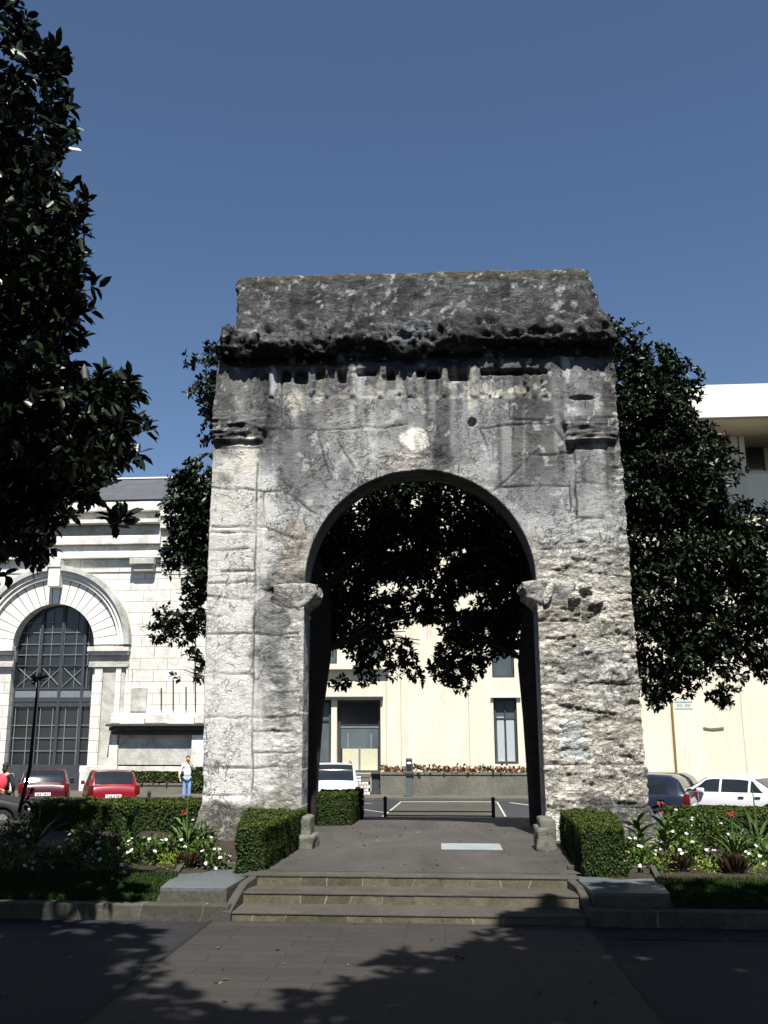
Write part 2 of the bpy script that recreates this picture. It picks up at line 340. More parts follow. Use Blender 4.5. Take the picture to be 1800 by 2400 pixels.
# ================================================================== STEP FLANKING BLOCKS
M['slabtop'] = stone('slab_top', (.10, .112, .118), (.07, .078, .082), 1.3, .15, .4, .45)
M['slabside'] = stone('slab_side', (.085, .08, .062), (.05, .05, .045), 2.2, .4, .7)
M['edge'] = stone('edge_stone', (.07, .067, .058), (.05, .045, .04), 3, .5)
def flank(x0f, x1f, x0b, x1b, label, side):
    e = empty('stone_block', ((x0f + x1f) / 2, 10.9, .14), label, 'block', 'low blocks flanking the steps')
    mb = MB(); y0, y1, zt = 10.135, 11.62, .268
    P = [(x0f, y0), (x1f, y0), (x1b, y1), (x0b, y1)]
    mb.prism([Vector((x, y, .12)) for x, y in P], (0, 0, zt - .12 - .03)); mb.done('base', M['slabside'], e, True)
    mb = MB(); mb.prism([Vector((x, y, zt - .03)) for x, y in P], (0, 0, .03)); b = mb.done('top_slab', M['slabtop'], e, True)
    mb = MB().box(x0b, x1b, y1 + .003, y1 + .1, .13, .335, .008); mb.done('back_kerb', M['edge'], e, True)
    xo = (x0f, x0b) if side < 0 else (x1f, x1b); mb = MB()
    for k in range(12):
        pass
    pts = []
    n = 14
    A = [];
    for k in range(n + 1):
        u = k / n; y = y0 - .02 + (y1 + .1 - y0 + .02) * u; z = .15 + .21 * (u ** .8); x = xo[0] + (xo[1] - xo[0]) * u
        A.append([(x - .028, y, .1), (x - .028, y, z - .0), (x + .028, y, z - .0), (x + .028, y, .1)])
    mb.grid(A); mb.bm.verts.ensure_lookup_table(); mb.bm.faces.new(mb.bm.verts[:4]); mb.done('edging', M['edge'], e, True)
    return e
f0 = atz(357, 2090, .268); f1 = atz(540, 2090, .268); b0 = atz(414, 2042, .268)
flank(f0.x, SX0 - .10, b0.x, SX0 - .10 + .06, 'low grey slab block left of the steps, lit by sun, below the flowers', -1)
f1 = atz(1572, 2096, .268); b1 = atz(1533, 2047, .268)
flank(SX1 + .10, f1.x, SX1 + .04, b1.x, 'low grey slab block right of the steps, its front edge in shadow', 1)
# curved cheek walls beside the steps
for s, label in ((-1, 'curved dark stone cheek wall along the left end of the steps'), (1, 'curved dark stone cheek wall along the right end of the steps')):
    x = (SX0 - .05) if s < 0 else (SX1 + .05); A = []
    for k in range(25):
        u = k / 24; y = 9.905 + 1.77 * u; z = .085 + (.22 * (u / .75) ** 1.0 if u < .75 else .22) + (.025 * math.sin(min(u / .75, 1) * math.pi))
        xx = x - s * (.24 * max(0, (u - .45) / .55) ** 1.2)
        A.append([(xx - .045, y, 0), (xx - .045, y, z - .012), (xx - .03, y, z), (xx + .03, y, z), (xx + .045, y, z - .012), (xx + .045, y, 0)])
    mb = MB().grid(A); mb.bm.verts.ensure_lookup_table(); mb.bm.faces.new(mb.bm.verts[:6]); o = mb.done('cheek_wall', M['edge'], None, smooth=True); tag(o, label, 'low wall', 'cheek walls at the ends of the steps')
# guard stones
def rocky(name, x0, x1, y0, y1, z0, z1, mat, parent=None, res=.05, amp=.02, fr=5, world=True, taper=0, seed=0, rnd=.03):
    nx, ny, nz = [max(2, int((b - a) / res)) for a, b in ((x0, x1), (y0, y1), (z0, z1))]
    bm = bmesh.new(); V = {}
    def vert(i, j, k):
        if (i, j, k) not in V:
            p = Vector((x0 + (x1 - x0) * i / nx, y0 + (y1 - y0) * j / ny, z0 + (z1 - z0) * k / nz)); c = Vector(((x0 + x1) / 2, (y0 + y1) / 2, (z0 + z1) / 2))
            q = Vector((min(max(p.x, x0 + rnd), x1 - rnd), min(max(p.y, y0 + rnd), y1 - rnd), min(max(p.z, z0 + rnd), z1 - rnd))); d = p - q
            nrm = d.normalized() if d.length > 1e-6 else Vector((0, 0, 1)); p = q + nrm * min(d.length, rnd)
            h = noise.fractal(p * fr + Vector((seed, seed * 2, 0)), 1.0, 2.0, 5) * amp; p = p + nrm * h
            if taper: u = k / nz; p.x = c.x + (p.x - c.x) * (1 - taper * u); p.y = c.y + (p.y - c.y) * (1 - taper * u)
            V[(i, j, k)] = bm.verts.new(p)
        return V[(i, j, k)]
    for i in range(nx):
        for j in range(ny):
            for k in (0, nz):
                bm.faces.new([vert(i, j, k), vert(i + 1, j, k), vert(i + 1, j + 1, k), vert(i, j + 1, k)])
    for i in range(nx):
        for k in range(nz):
            for j in (0, ny): bm.faces.new([vert(i, j, k), vert(i + 1, j, k), vert(i + 1, j, k + 1), vert(i, j, k + 1)])
    for j in range(ny):
        for k in range(nz):
            for i in (0, nx): bm.faces.new([vert(i, j, k), vert(i, j + 1, k), vert(i, j + 1, k + 1), vert(i, j, k + 1)])
    bmesh.ops.recalc_face_normals(bm, faces=bm.faces)
    me = bpy.data.meshes.new(name); bm.to_mesh(me); bm.free()
    for p in me.polygons: p.use_smooth = True
    return link(name, me, mat, parent, world and parent is not None)
M['guard'] = stone('guard_stone', (.17, .17, .14), (.05, .052, .045), 3.5, .8, .8)
p = atz(713, 1990, PZ); e = empty('guard_stone', (p.x, p.y + .1, PZ), 'weathered grey guard stone at the left foot of the arch', 'guard stone', 'guard stones')
rocky('upright', p.x - .06, p.x + .08, p.y, p.y + .42, PZ - .02, .70, M['guard'], e, .03, .02, 6, seed=3)
rocky('foot', p.x - .10, p.x + .13, p.y - .06, p.y + .46, PZ - .02, PZ + .17, M['guard'], e, .03, .03, 6, seed=8)
p = atz(1283, 1997, PZ); e = empty('guard_stone', (p.x, p.y + .1, PZ), 'weathered grey guard stone at the right foot of the arch', 'guard stone', 'guard stones')
rocky('upright', p.x - .07, p.x + .13, p.y + .05, p.y + .55, PZ - .02, .70, M['guard'], e, .03, .02, 6, seed=13)
rocky('foot', p.x - .12, p.x + .03, p.y + .02, p.y + .6, PZ - .02, PZ + .30, M['guard'], e, .03, .03, 6, seed=18)
# scattered dry leaves and grit
n_ = 260; X = RNG.uniform(-3.2, 2.6, n_); Y = RNG.uniform(5.5, 18.5, n_); ok = ((Y < 9.85) | (Y > 11.1)) & ((Y < 9.85) | (np.abs(X + .2) < 1.75)); X, Y = X[ok], Y[ok]
P_ = np.stack([X, Y, np.where(Y < 9.9, .008, PZ + .012)], 1); D_ = RNG.normal(size=(len(X), 3)) * [1, 1, .12]; co, f = leaves(P_, D_, .05, RNG.normal(size=(len(X), 3)) * .25 + [0, 0, 1.5], .9)
M['dryleaf'] = leafmat('dry_leaf', (.03, .022, .014), (.09, .06, .035), (.20, .17, .12), .8, .2)
o = raw('leaf_litter', co, f, M['dryleaf'], None, False, np.repeat(RNG.random(len(X)) ** 1.5, 2)); tag(o, 'small dry leaves and grit scattered over the paving', 'leaf litter', kind='stuff')
# pale plate on the platform
c0, c1 = atz(1034, 1993, PZ), atz(1171, 1981, PZ)
M['plate'] = plain('pale_plate', (.22, .255, .27), .5, .12, 5, .4)
mb = MB().box(c0.x, c1.x, c0.y, c1.y, PZ + .004, PZ + .022, .004); o = mb.done('cover_plate', M['plate']); tag(o, 'pale blue-grey rectangular plate lying on the platform paving', 'cover plate')
# ================================================================== STONE ARCH
AY, AT = 15.0, 0.72
def U(px, py): p = at(px, py, AY); return p.x, p.z
def nz(x, z, s, k=0): return noise.noise(Vector((x * s, k * 7.3, z * s)))
def fb(x, z, s, k=0, o=5): return noise.fractal(Vector((x * s, k * 5.1, z * s)), 1.0, 2.0, o)
LEFT = [(770, 535), (840, 524), (857, 510), (960, 499), (1008, 502), (1060, 500), (1300, 490), (1600, 481), (1880, 477), (1905, 468), (1960, 460), (2010, 456)]
RIGHT = [(770, 1415), (830, 1425), (870, 1441), (1000, 1447), (1060, 1455), (1200, 1465), (1500, 1490), (1700, 1505), (1880, 1521), (1950, 1545), (2010, 1552)]
def interp(T, v):
    if v <= T[0][0]: return T[0][1]
    for (a, b), (c, d) in zip(T, T[1:]):
        if v <= c: return b + (d - b) * (v - a) / (c - a)
    return T[-1][1]
def edge_table(T): return sorted([(U(px, py)[1], U(px, py)[0]) for py, px in T])
EL, ER = edge_table(LEFT), edge_table(RIGHT)
xL, zS = U(713, 1370); xR, _ = U(1258, 1370); ACX = (xL + xR) / 2; AR = (xR - xL) / 2; ACZ = zS + .0
ztop_open = U(985, 1101)[1]; AZR = ztop_open - ACZ
def inside(x, z):
    if z < ACZ: return xL < x < xR
    return ((x - ACX) / AR) ** 2 + ((z - ACZ) / AZR) ** 2 < 1
def snap(x, z):
    if z < ACZ: return (xL if abs(x - xL) < abs(x - xR) else xR), z
    dx, dz = (x - ACX) / AR, (z - ACZ) / AZR; l = math.hypot(dx, dz) or 1; return ACX + dx / l * AR, ACZ + dz / l * AZR
def sm(a, b, v):
    t = min(max((v - a) / (b - a), 0), 1); return t * t * (3 - 2 * t)
def seg_d(px, py, a, b):
    vx, vy = b[0] - a[0], b[1] - a[1]; t = ((px - a[0]) * vx + (py - a[1]) * vy) / (vx * vx + vy * vy); t = min(max(t, 0), 1)
    return math.hypot(px - a[0] - t * vx, py - a[1] - t * vy)
# block joints, as drawn on the face (coordinates are picture positions carried onto the wall plane)
J = [((603, 1090), (590, 1900)), ((495, 1146), (660, 1150)), ((618, 1150), (617, 1235)), ((497, 1236), (620, 1236)), ((620, 1236), (700, 1262)), ((493, 1250), (598, 1250)),
     ((672, 1155), (757, 1215)), ((494, 1292), (580, 1287)), ((490, 1367), (598, 1366)), ((488, 1400), (595, 1405)), ((486, 1485), (700, 1487)), ((482, 1580), (592, 1581)), ((482, 1682), (698, 1680)),
     ((480, 1798), (694, 1799)), ((592, 1712), (693, 1712)), ((592, 1764), (693, 1764)), ((478, 1862), (585, 1862)), ((745, 1010), (772, 1120)), ((600, 1005), (745, 1008)), ((745, 1008), (945, 1000)), ((1125, 1003), (1300, 988)),
     ((1200, 1005), (1200, 1070)), ((1200, 1070), (1345, 1065)), ((1345, 1045), (1352, 1210)), ((1352, 1134), (1422, 1134)), ((1422, 1050), (1424, 1134)), ((1125, 1003), (1150, 1075)), ((1160, 1140), (1335, 1138)),
     ((1335, 1138), (1338, 1200)), ((1352, 1215), (1410, 1218)), ((1255, 1286), (1365, 1283)), ((1262, 1457), (1350, 1457)), ((1440, 1457), (1488, 1460)), ((1265, 1640), (1500, 1690)), ((1420, 1529), (1494, 1527)),
     ((1270, 1792), (1510, 1790)), ((1310, 1600), (1500, 1602)), ((1152, 1040), (1160, 1080)), ((830, 1100), (790, 1030)), ((1300, 1000), (1345, 1065)), ((660, 880), (660, 1000)), ((520, 1340), (595, 1342)), ((1195, 945), (1195, 985)), ((1195, 985), (1300, 984)),
     ((1155, 1150), (1260, 1060)), ((1262, 1335), (1480, 1352)), ((1300, 1880), (1500, 1885))]
SPOT = []          # (px,py,rx,ry,rgb,strength)
def S(px, py, rx, ry, c, k=1.0): SPOT.append((px, py, rx, ry, c, k))
W_, LG, MG, DG, BK, WM = (.80, .80, .76), (.46, .47, .46), (.24, .25, .255), (.115, .12, .125), (.03, .031, .033), (.60, .57, .50)
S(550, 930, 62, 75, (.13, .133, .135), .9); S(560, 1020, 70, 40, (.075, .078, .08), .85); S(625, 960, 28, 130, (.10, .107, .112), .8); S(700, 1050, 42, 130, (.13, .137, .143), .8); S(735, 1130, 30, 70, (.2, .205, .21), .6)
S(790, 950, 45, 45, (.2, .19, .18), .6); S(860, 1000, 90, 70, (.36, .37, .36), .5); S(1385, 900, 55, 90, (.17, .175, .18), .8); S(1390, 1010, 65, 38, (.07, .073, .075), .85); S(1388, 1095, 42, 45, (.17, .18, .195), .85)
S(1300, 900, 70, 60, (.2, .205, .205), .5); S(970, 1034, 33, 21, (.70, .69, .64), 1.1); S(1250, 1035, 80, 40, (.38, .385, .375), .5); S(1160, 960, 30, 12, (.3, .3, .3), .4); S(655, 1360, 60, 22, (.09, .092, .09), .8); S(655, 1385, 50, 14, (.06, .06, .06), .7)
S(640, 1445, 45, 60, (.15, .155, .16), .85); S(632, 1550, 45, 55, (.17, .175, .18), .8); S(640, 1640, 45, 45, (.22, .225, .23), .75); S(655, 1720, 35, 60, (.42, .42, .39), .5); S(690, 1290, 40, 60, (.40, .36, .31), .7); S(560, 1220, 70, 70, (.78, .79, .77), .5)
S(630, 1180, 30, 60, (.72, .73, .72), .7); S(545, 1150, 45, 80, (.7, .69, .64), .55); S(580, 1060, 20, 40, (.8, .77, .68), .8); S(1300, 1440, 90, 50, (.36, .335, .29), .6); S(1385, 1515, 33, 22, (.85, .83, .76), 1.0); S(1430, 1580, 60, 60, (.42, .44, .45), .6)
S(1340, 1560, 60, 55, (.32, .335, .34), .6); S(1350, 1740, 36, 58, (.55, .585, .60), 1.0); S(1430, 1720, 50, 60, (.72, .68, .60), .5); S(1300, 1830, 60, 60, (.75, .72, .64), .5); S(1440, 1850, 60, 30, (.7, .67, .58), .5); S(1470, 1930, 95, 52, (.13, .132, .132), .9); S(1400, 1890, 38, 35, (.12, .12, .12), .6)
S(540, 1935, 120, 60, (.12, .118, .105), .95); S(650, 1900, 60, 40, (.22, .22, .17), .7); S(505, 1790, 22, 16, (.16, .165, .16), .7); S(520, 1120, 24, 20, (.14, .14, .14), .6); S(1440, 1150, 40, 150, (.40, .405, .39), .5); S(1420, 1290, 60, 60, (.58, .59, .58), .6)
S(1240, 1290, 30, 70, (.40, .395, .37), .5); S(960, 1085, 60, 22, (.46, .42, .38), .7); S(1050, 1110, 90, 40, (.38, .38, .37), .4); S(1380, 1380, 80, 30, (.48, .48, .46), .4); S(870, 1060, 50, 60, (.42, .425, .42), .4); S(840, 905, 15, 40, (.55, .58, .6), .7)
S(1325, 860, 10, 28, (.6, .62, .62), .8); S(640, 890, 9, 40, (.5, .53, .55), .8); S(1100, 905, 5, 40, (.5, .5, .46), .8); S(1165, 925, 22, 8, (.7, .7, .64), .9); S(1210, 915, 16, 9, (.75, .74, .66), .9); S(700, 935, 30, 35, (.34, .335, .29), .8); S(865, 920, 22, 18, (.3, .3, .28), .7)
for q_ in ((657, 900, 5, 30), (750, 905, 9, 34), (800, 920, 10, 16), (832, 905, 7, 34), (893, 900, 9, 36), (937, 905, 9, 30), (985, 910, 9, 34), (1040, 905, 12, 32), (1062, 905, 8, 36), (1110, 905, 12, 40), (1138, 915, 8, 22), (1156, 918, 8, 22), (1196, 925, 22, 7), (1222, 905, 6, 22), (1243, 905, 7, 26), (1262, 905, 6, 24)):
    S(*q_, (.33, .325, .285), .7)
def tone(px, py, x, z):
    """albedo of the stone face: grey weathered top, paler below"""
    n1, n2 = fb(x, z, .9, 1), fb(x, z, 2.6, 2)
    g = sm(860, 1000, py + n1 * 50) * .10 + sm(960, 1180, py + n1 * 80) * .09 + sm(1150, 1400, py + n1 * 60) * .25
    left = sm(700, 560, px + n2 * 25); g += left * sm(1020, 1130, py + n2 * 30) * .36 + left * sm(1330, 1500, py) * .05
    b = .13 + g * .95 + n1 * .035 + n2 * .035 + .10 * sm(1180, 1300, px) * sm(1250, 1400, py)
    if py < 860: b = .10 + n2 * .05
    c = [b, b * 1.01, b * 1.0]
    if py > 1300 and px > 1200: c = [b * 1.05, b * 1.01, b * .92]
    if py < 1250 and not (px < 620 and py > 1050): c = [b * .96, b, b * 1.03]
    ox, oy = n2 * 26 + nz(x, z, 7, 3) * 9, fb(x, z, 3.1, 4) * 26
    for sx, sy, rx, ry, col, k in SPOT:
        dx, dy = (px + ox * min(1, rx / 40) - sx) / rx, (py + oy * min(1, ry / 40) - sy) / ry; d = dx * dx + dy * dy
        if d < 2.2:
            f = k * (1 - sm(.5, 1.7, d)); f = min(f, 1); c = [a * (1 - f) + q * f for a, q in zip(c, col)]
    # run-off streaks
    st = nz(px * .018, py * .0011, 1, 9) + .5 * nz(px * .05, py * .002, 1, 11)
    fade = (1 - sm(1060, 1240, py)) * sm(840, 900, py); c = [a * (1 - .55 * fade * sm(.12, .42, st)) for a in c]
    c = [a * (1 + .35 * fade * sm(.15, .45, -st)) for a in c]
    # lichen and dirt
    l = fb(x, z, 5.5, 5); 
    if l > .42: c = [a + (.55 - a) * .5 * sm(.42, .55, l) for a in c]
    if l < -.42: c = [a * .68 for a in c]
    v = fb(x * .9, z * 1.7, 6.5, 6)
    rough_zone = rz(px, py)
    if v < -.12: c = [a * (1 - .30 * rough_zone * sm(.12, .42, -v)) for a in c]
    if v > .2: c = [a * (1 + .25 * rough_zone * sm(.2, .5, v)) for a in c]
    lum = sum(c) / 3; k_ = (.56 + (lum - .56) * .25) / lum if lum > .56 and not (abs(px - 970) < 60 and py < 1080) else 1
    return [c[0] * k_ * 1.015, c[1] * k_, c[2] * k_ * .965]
def rz(px, py):
    """how rough the stone is: the right pier and the rim of the opening are badly eroded"""
    r = sm(1180, 1300, px + (py - 1500) * .05) * sm(1180, 1330, py); r = max(r, .9 * sm(1400, 1450, px) * (1 - .2 * sm(900, 1300, py)))
    r = max(r, .55 * sm(600, 640, px) * (1 - sm(705, 730, px)) * sm(1180, 1260, py) * (1 if px < 760 else 0))
    r = max(r, .28 * (1 - sm(490, 520, px)) ); r = max(r, .7 * sm(1150, 1060, py) * sm(870, 900, px) * (1 - sm(1040, 1090, px)) * sm(1040, 1075, py))
    r = max(r, .45 * (1 - sm(935, 990, py)) * sm(690, 720, px) * (1 - sm(800, 840, px))); r = max(r, .6 * (1 - sm(620, 660, px)) * sm(930, 980, py) * (1 - sm(1030, 1060, py))); r = max(r, .6 * sm(1870, 1900, py))
    return max(r, .10)
NICHE = [(658, 681, 866, 893, 1), (690, 720, 866, 896, 1), (790, 812, 870, 896, 0), (836, 880, 868, 879, 0), (907, 927, 872, 889, 1), (977, 994, 862, 882, 1), (998, 1030, 866, 886, 1), (1052, 1098, 874, 890, 0), (1128, 1283, 866, 877, 0), (742, 760, 868, 884, 0)]
RIBS = [(631, 642), (724, 738), (763, 770), (820, 833), (886, 904), (932, 940), (954, 974), (1036, 1048), (1103, 1123), (1146, 1151), (1170, 1178), (1226, 1241), (1248, 1259), (1268, 1284)]
def depth(px, py, x, z):
    """how far the face stands out from (+) or back of (-) the wall plane"""
    d = 0; r = rz(px, py); 
    pl = sm(612, 604, px - (py - 1500) * -.015) * sm(1030, 1060, py); d += .05 * pl
    pr = sm(1343, 1350, px - (py - 1100) * .05) * sm(1040, 1060, py) * (1 - sm(1250, 1330, py)); d += .045 * pr
    for c0_, sgn in ((560, 1), (1388, -1)):                       # eroded capitals
        u = (py - 1010) / 42; wdt = 1 - sm(58 - 10 * u, 70 - 10 * u, abs(px - c0_) + nz(x, z, 5) * 8)
        if abs(u) < 1.4 and wdt > 0: d += wdt * (sm(-1.4, -.2, u) * (1 - sm(.55, .75, u)) * (.075 + .05 * fb(x * .7, z * 5, 4, 63)) + .035 * (1 - sm(.9, 1.05, u)) * sm(-1.2, -.5, u))
    fr = sm(935, 925, py + 4 * nz(x, z, 8)) * sm(600, 612, px) * (1 - sm(1345, 1360, px)); d += .012 * fr
    for a, b, c_, e, rd in NICHE:
        jx, jy = nz(x, z, 6, 2) * 3, nz(x, z, 5, 3) * 3
        if a - 6 < px + jx < b + 6 and c_ - 4 < py + jy < e + 4:
            f = sm(a - 2, a + 3, px + jx) * (1 - sm(b - 3, b + 2, px + jx)) * sm(c_ - 3, c_ + 3, py + jy) * (1 - sm(e - 2, e + 3, py + jy))
            if rd and py < c_ + (b - a) * .5:
                q = math.hypot((px + jx - (a + b) / 2) / ((b - a) / 2), (py + jy - c_ - (b - a) * .5) / ((b - a) * .5)); f *= 1 - sm(.88, 1.0, q)
            d -= (.14 if rd else .10) * f
    if 862 < py < 936 and 625 < px < 1290:
        fe = sm(862, 868, py) * (1 - sm(926, 934, py + 4 * nz(x, z, 4))); jx = 1.5 * nz(x, z, 5, 71); d -= .03 * fe
        for a, b in RIBS:
            if a - 3 < px < b + 3: d += .05 * fe * sm(a - 2.5, a + 1, px + jx) * (1 - sm(b - 1, b + 2.5, px + jx)) * (1 - sm(.25, .5, fb(x, z, 2.2, a)))
    d += r * (.020 * fb(x * .9, z * 1.3, 2.4, 1) + .020 * fb(x * .8, z * 1.6, 8, 2)) + .006 * fb(x, z, 3, 3) + .014 * r * nz(x * 1, z * 1.8, 19, 4)
    q = fb(x * .8, z * 1.9, 2.6, 7)                                # spalled ledges
    if r > .4: d += .020 * r * (sm(.02, .07, q) - .5)
    h = math.hypot(px - 1106, py - 989)
    h += 3 * nz(x, z, 14, 5)
    if h < 14: d -= .09 * (1 - sm(6, 11, h))
    if 1352 < px < 1412 and 1000 < py < 1300: pass
    h = math.hypot((px - 655) / 45, (py - 1388) / 9); d -= .03 * (1 - sm(.6, 1.2, h))
    h = math.hypot((px - 1365) / 30, (py - 933) / 6); d -= .05 * (1 - sm(.6, 1.2, h))
    d += .03 * sm(1862, 1880, py + 12 * nz(x, z, 2)) * sm(600, 590, px) + .10 * sm(1890, 1960, py) * (1 if px > 1283 or px < 690 else 0)
    wx = nz(x, z, 3, 8) * 5; wy = nz(x, z, 3, 9) * 5 ; g = 0
    for a, b in J:
        if min(a[0], b[0]) - 12 < px < max(a[0], b[0]) + 12 and min(a[1], b[1]) - 12 < py < max(a[1], b[1]) + 12:
            g = max(g, (.5 + .5 * sm(-.3, .2, nz(x, z, 2.2, 17))) * (1 - sm(1.0, 3.4, seg_d(px + wx, py + wy, a, b))))
    return d - .018 * g, g
def masonry():
    RES = .0205; z0, z1 = .10, U(960, 775)[1]; nzr = int((z1 - z0) / RES); nxr = int(7.1 / RES)
    bm = bmesh.new(); G = {}; info = {}
    keep = {}
    pos = {}
    for k in range(nzr + 1):
        z = z0 + (z1 - z0) * k / nzr; a, b = interp(EL, z), interp(ER, z); pyr = 0
        for i in range(nxr + 1):
            u = i / nxr; x = a + (b - a) * u
            pos[i, k] = (x, z)
    quads = [(i, k) for k in range(nzr) for i in range(nxr) if not inside((pos[i, k][0] + pos[i + 1, k][0]) / 2, (pos[i, k][1] + pos[i, k + 1][1]) / 2)]
    cnt = {}
    for i, k in quads:
        for q in ((i, k), (i + 1, k), (i + 1, k + 1), (i, k + 1)): cnt[q] = cnt.get(q, 0) + 1
    VF, VB = {}, {}; cols = []
    for (i, k), c in cnt.items():
        x, z = pos[i, k]; onb = i in (0, nxr) or k in (0, nzr)
        if c < 4 and not onb:
            if z < ACZ + .001: x, z = snap(x, z)
            else: x, z = snap(x, z)
            hole = True
        else: hole = c < 2 and not onb
        if k == 0 and (abs(x - xL) < .03 or abs(x - xR) < .03): x = snap(x, z)[0]
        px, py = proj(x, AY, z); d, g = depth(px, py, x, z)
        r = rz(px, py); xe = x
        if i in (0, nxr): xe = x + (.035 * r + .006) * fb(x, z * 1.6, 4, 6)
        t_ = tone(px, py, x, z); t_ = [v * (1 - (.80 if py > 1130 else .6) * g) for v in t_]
        nd = .0
        for a_, b_, c_, e_, rd in NICHE:
            if a_ < px < b_ and c_ < py < e_: nd = 1
        if nd and d < -.075: k_ = .85 + .5 * nz(x, z, 9, 61); t_ = [.30 * k_ + t_[0] * .25, .29 * k_ + t_[1] * .25, .25 * k_ + t_[2] * .25] if py > 893 + 10 * nz(x, z, 4, 62) else [v * .55 for v in t_]  # shade in the niche tops painted into the tone, lower parts pale
        VF[i, k] = (bm.verts.new((xe, AY - d, z)), [*t_, r]); VB[i, k] = (xe, z)
    bm.verts.index_update(); lay = []
    for i, k in quads: bm.faces.new([VF[q][0] for q in ((i, k), (i + 1, k), (i + 1, k + 1), (i, k + 1))])
    colmap = {v[0]: v[1] for v in VF.values()}
    bnd = [e for e in bm.edges if len(e.link_faces) == 1]; RG = {}
    bv = {v for e in bnd for v in e.verts}
    N_ = 7
    for v in bv:
        ch = [v]; x, y, z = v.co; px, py = proj(x, AY, z); hole = not (abs(x - interp(EL, z)) < .09 or abs(x - interp(ER, z)) < .09) and z < z1 - .05
        for s in range(1, N_ + 1):
            u = s / N_; yy = y + (AY + AT - y) * u; am = .022 if hole else .035
            off = am * fb(yy * 1.5 + x, z * 1.3, 3.2, 12) if s < N_ else 0
            nx_ = 0; nzz = 0
            if hole:
                ux, uz = (1 if x < ACX else -1, 0) if z < ACZ else ((ACX - x) / AR, (ACZ - z) / AZR); nx_, nzz = ux * off * .6, uz * off * .6
            else: nx_ = off * (1 if x > ACX else -1)
            w_ = bm.verts.new((x + nx_, yy, z + nzz)); ch.append(w_)
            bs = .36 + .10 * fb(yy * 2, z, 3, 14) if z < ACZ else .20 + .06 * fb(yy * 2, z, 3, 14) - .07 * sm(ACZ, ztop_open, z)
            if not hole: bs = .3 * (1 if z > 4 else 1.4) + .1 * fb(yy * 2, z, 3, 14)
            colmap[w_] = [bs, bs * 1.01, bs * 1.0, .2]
        RG[v] = ch
    for e in bnd:
        a, b = e.verts
        for s in range(N_): bm.faces.new((RG[a][s], RG[b][s], RG[b][s + 1], RG[a][s + 1]))
    # rear face
    VBv = {}
    for q, (x, z) in VB.items():
        v = VF[q][0]
        if v in RG: VBv[q] = RG[v][-1]
        else: VBv[q] = bm.verts.new((x, AY + AT + .01 * nz(x, z, 3), z)); colmap[VBv[q]] = [.3, .3, .29, .4]
    for i, k in quads: bm.faces.new([VBv[q] for q in ((i, k), (i, k + 1), (i + 1, k + 1), (i + 1, k))])
    bmesh.ops.recalc_face_normals(bm, faces=bm.faces); bm.verts.index_update()
    arr = np.ones((len(bm.verts), 4), np.float32)
    for v, c in colmap.items(): arr[v.index, :4] = c
    me = bpy.data.meshes.new('masonry'); bm.to_mesh(me); bm.free()
    a = me.color_attributes.new('tone', 'FLOAT_COLOR', 'POINT'); a.data.foreach_set('color', np.clip(arr, .01, .95).ravel())
    me.polygons.foreach_set('use_smooth', np.ones(len(me.polygons), bool)); return me
def archstone(name):
    t = NT(name, .92, .15)
    at_ = t.n('Attribute', attribute_name='tone'); a = at_.outputs['Color']; al = at_.outputs['Alpha']
    n1 = t.noise(30, 9, .8, vec=t.coord((1, 1, 1.3))); n2 = t.noise(9, 9, .75, vec=t.coord((.8, 1, 1.7)), dist=.5)
    a = t.mix(1.0, a, t.ramp(n1, [(.34, (.66,) * 3), (.5, (1.0,) * 3), (.66, (1.16,) * 3)]), 'MULTIPLY')
    a = t.mix(t.math('MULTIPLY_ADD', al, .22), a, t.ramp(n2, [(.34, (.5,) * 3), (.45, (.97,) * 3), (.7, (1.12,) * 3)]), 'MULTIPLY')
    def contour(scale, vec, wd, mask, rough=.62, dist=.8):
        n = t.noise(scale, 6, rough, vec=vec, dist=dist); d = t.math('ABSOLUTE', t.math('SUBTRACT', n, .5))
        return t.math('MULTIPLY', t.ramp(d, [(0, (1,) * 3), (wd, (0,) * 3)]), mask)
    mk = lambda sc_, lo, hi, off: t.ramp(t.noise(sc_, 4, .6, vec=t.coord((1 + off, 1, 1 - off))), [(lo, (0,) * 3), (hi, (1,) * 3)])
    # hairline cracks everywhere, horizontal fissures where the stone is eroded
    c1 = contour(1.7, t.coord((1, 1, 1.3)), .011, mk(1.9, .46, .55, .1)); c2 = contour(4.2, t.coord((1, 1, .8)), .024, mk(1.3, .50, .58, .2))
    c3 = contour(2.6, t.coord((.8, 1, 2.2)), .026, al); c4 = contour(7.0, t.coord((.7, 1, 2.2)), .028, t.math('MULTIPLY', al, mk(2.7, .42, .55, -.1)))
    c5 = contour(11.0, t.coord((1, 1, 1.2)), .03, t.math('MULTIPLY', mk(1.6, .50, .6, .3), .8))
    ck = c1
    for c in (c2, c3, c4, c5): ck = t.math('MAXIMUM', ck, c)
    a = t.mix(t.math('MULTIPLY', ck, .86), a, (.028, .027, .025))
    pit = t.ramp(t.noise(34, 2, .5, vec=t.coord((1, 1, 1.4))), [(.27, (1,) * 3), (.36, (0,) * 3)]); a = t.mix(t.math('MULTIPLY', pit, .6), a, (.025, .025, .024)); t.col(a)
    h = t.math('ADD', t.math('MULTIPLY', n2, t.math('MULTIPLY_ADD', al, .7)), t.math('MULTIPLY', n1, .5)); h = t.math('SUBTRACT', h, t.math('MULTIPLY', ck, .5))
    t.bump(h, .85, .035); return t.m
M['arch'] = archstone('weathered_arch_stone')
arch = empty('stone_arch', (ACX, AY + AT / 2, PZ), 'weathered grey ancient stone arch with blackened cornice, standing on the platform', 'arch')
link('masonry', masonry(), M['arch'], arch, True)
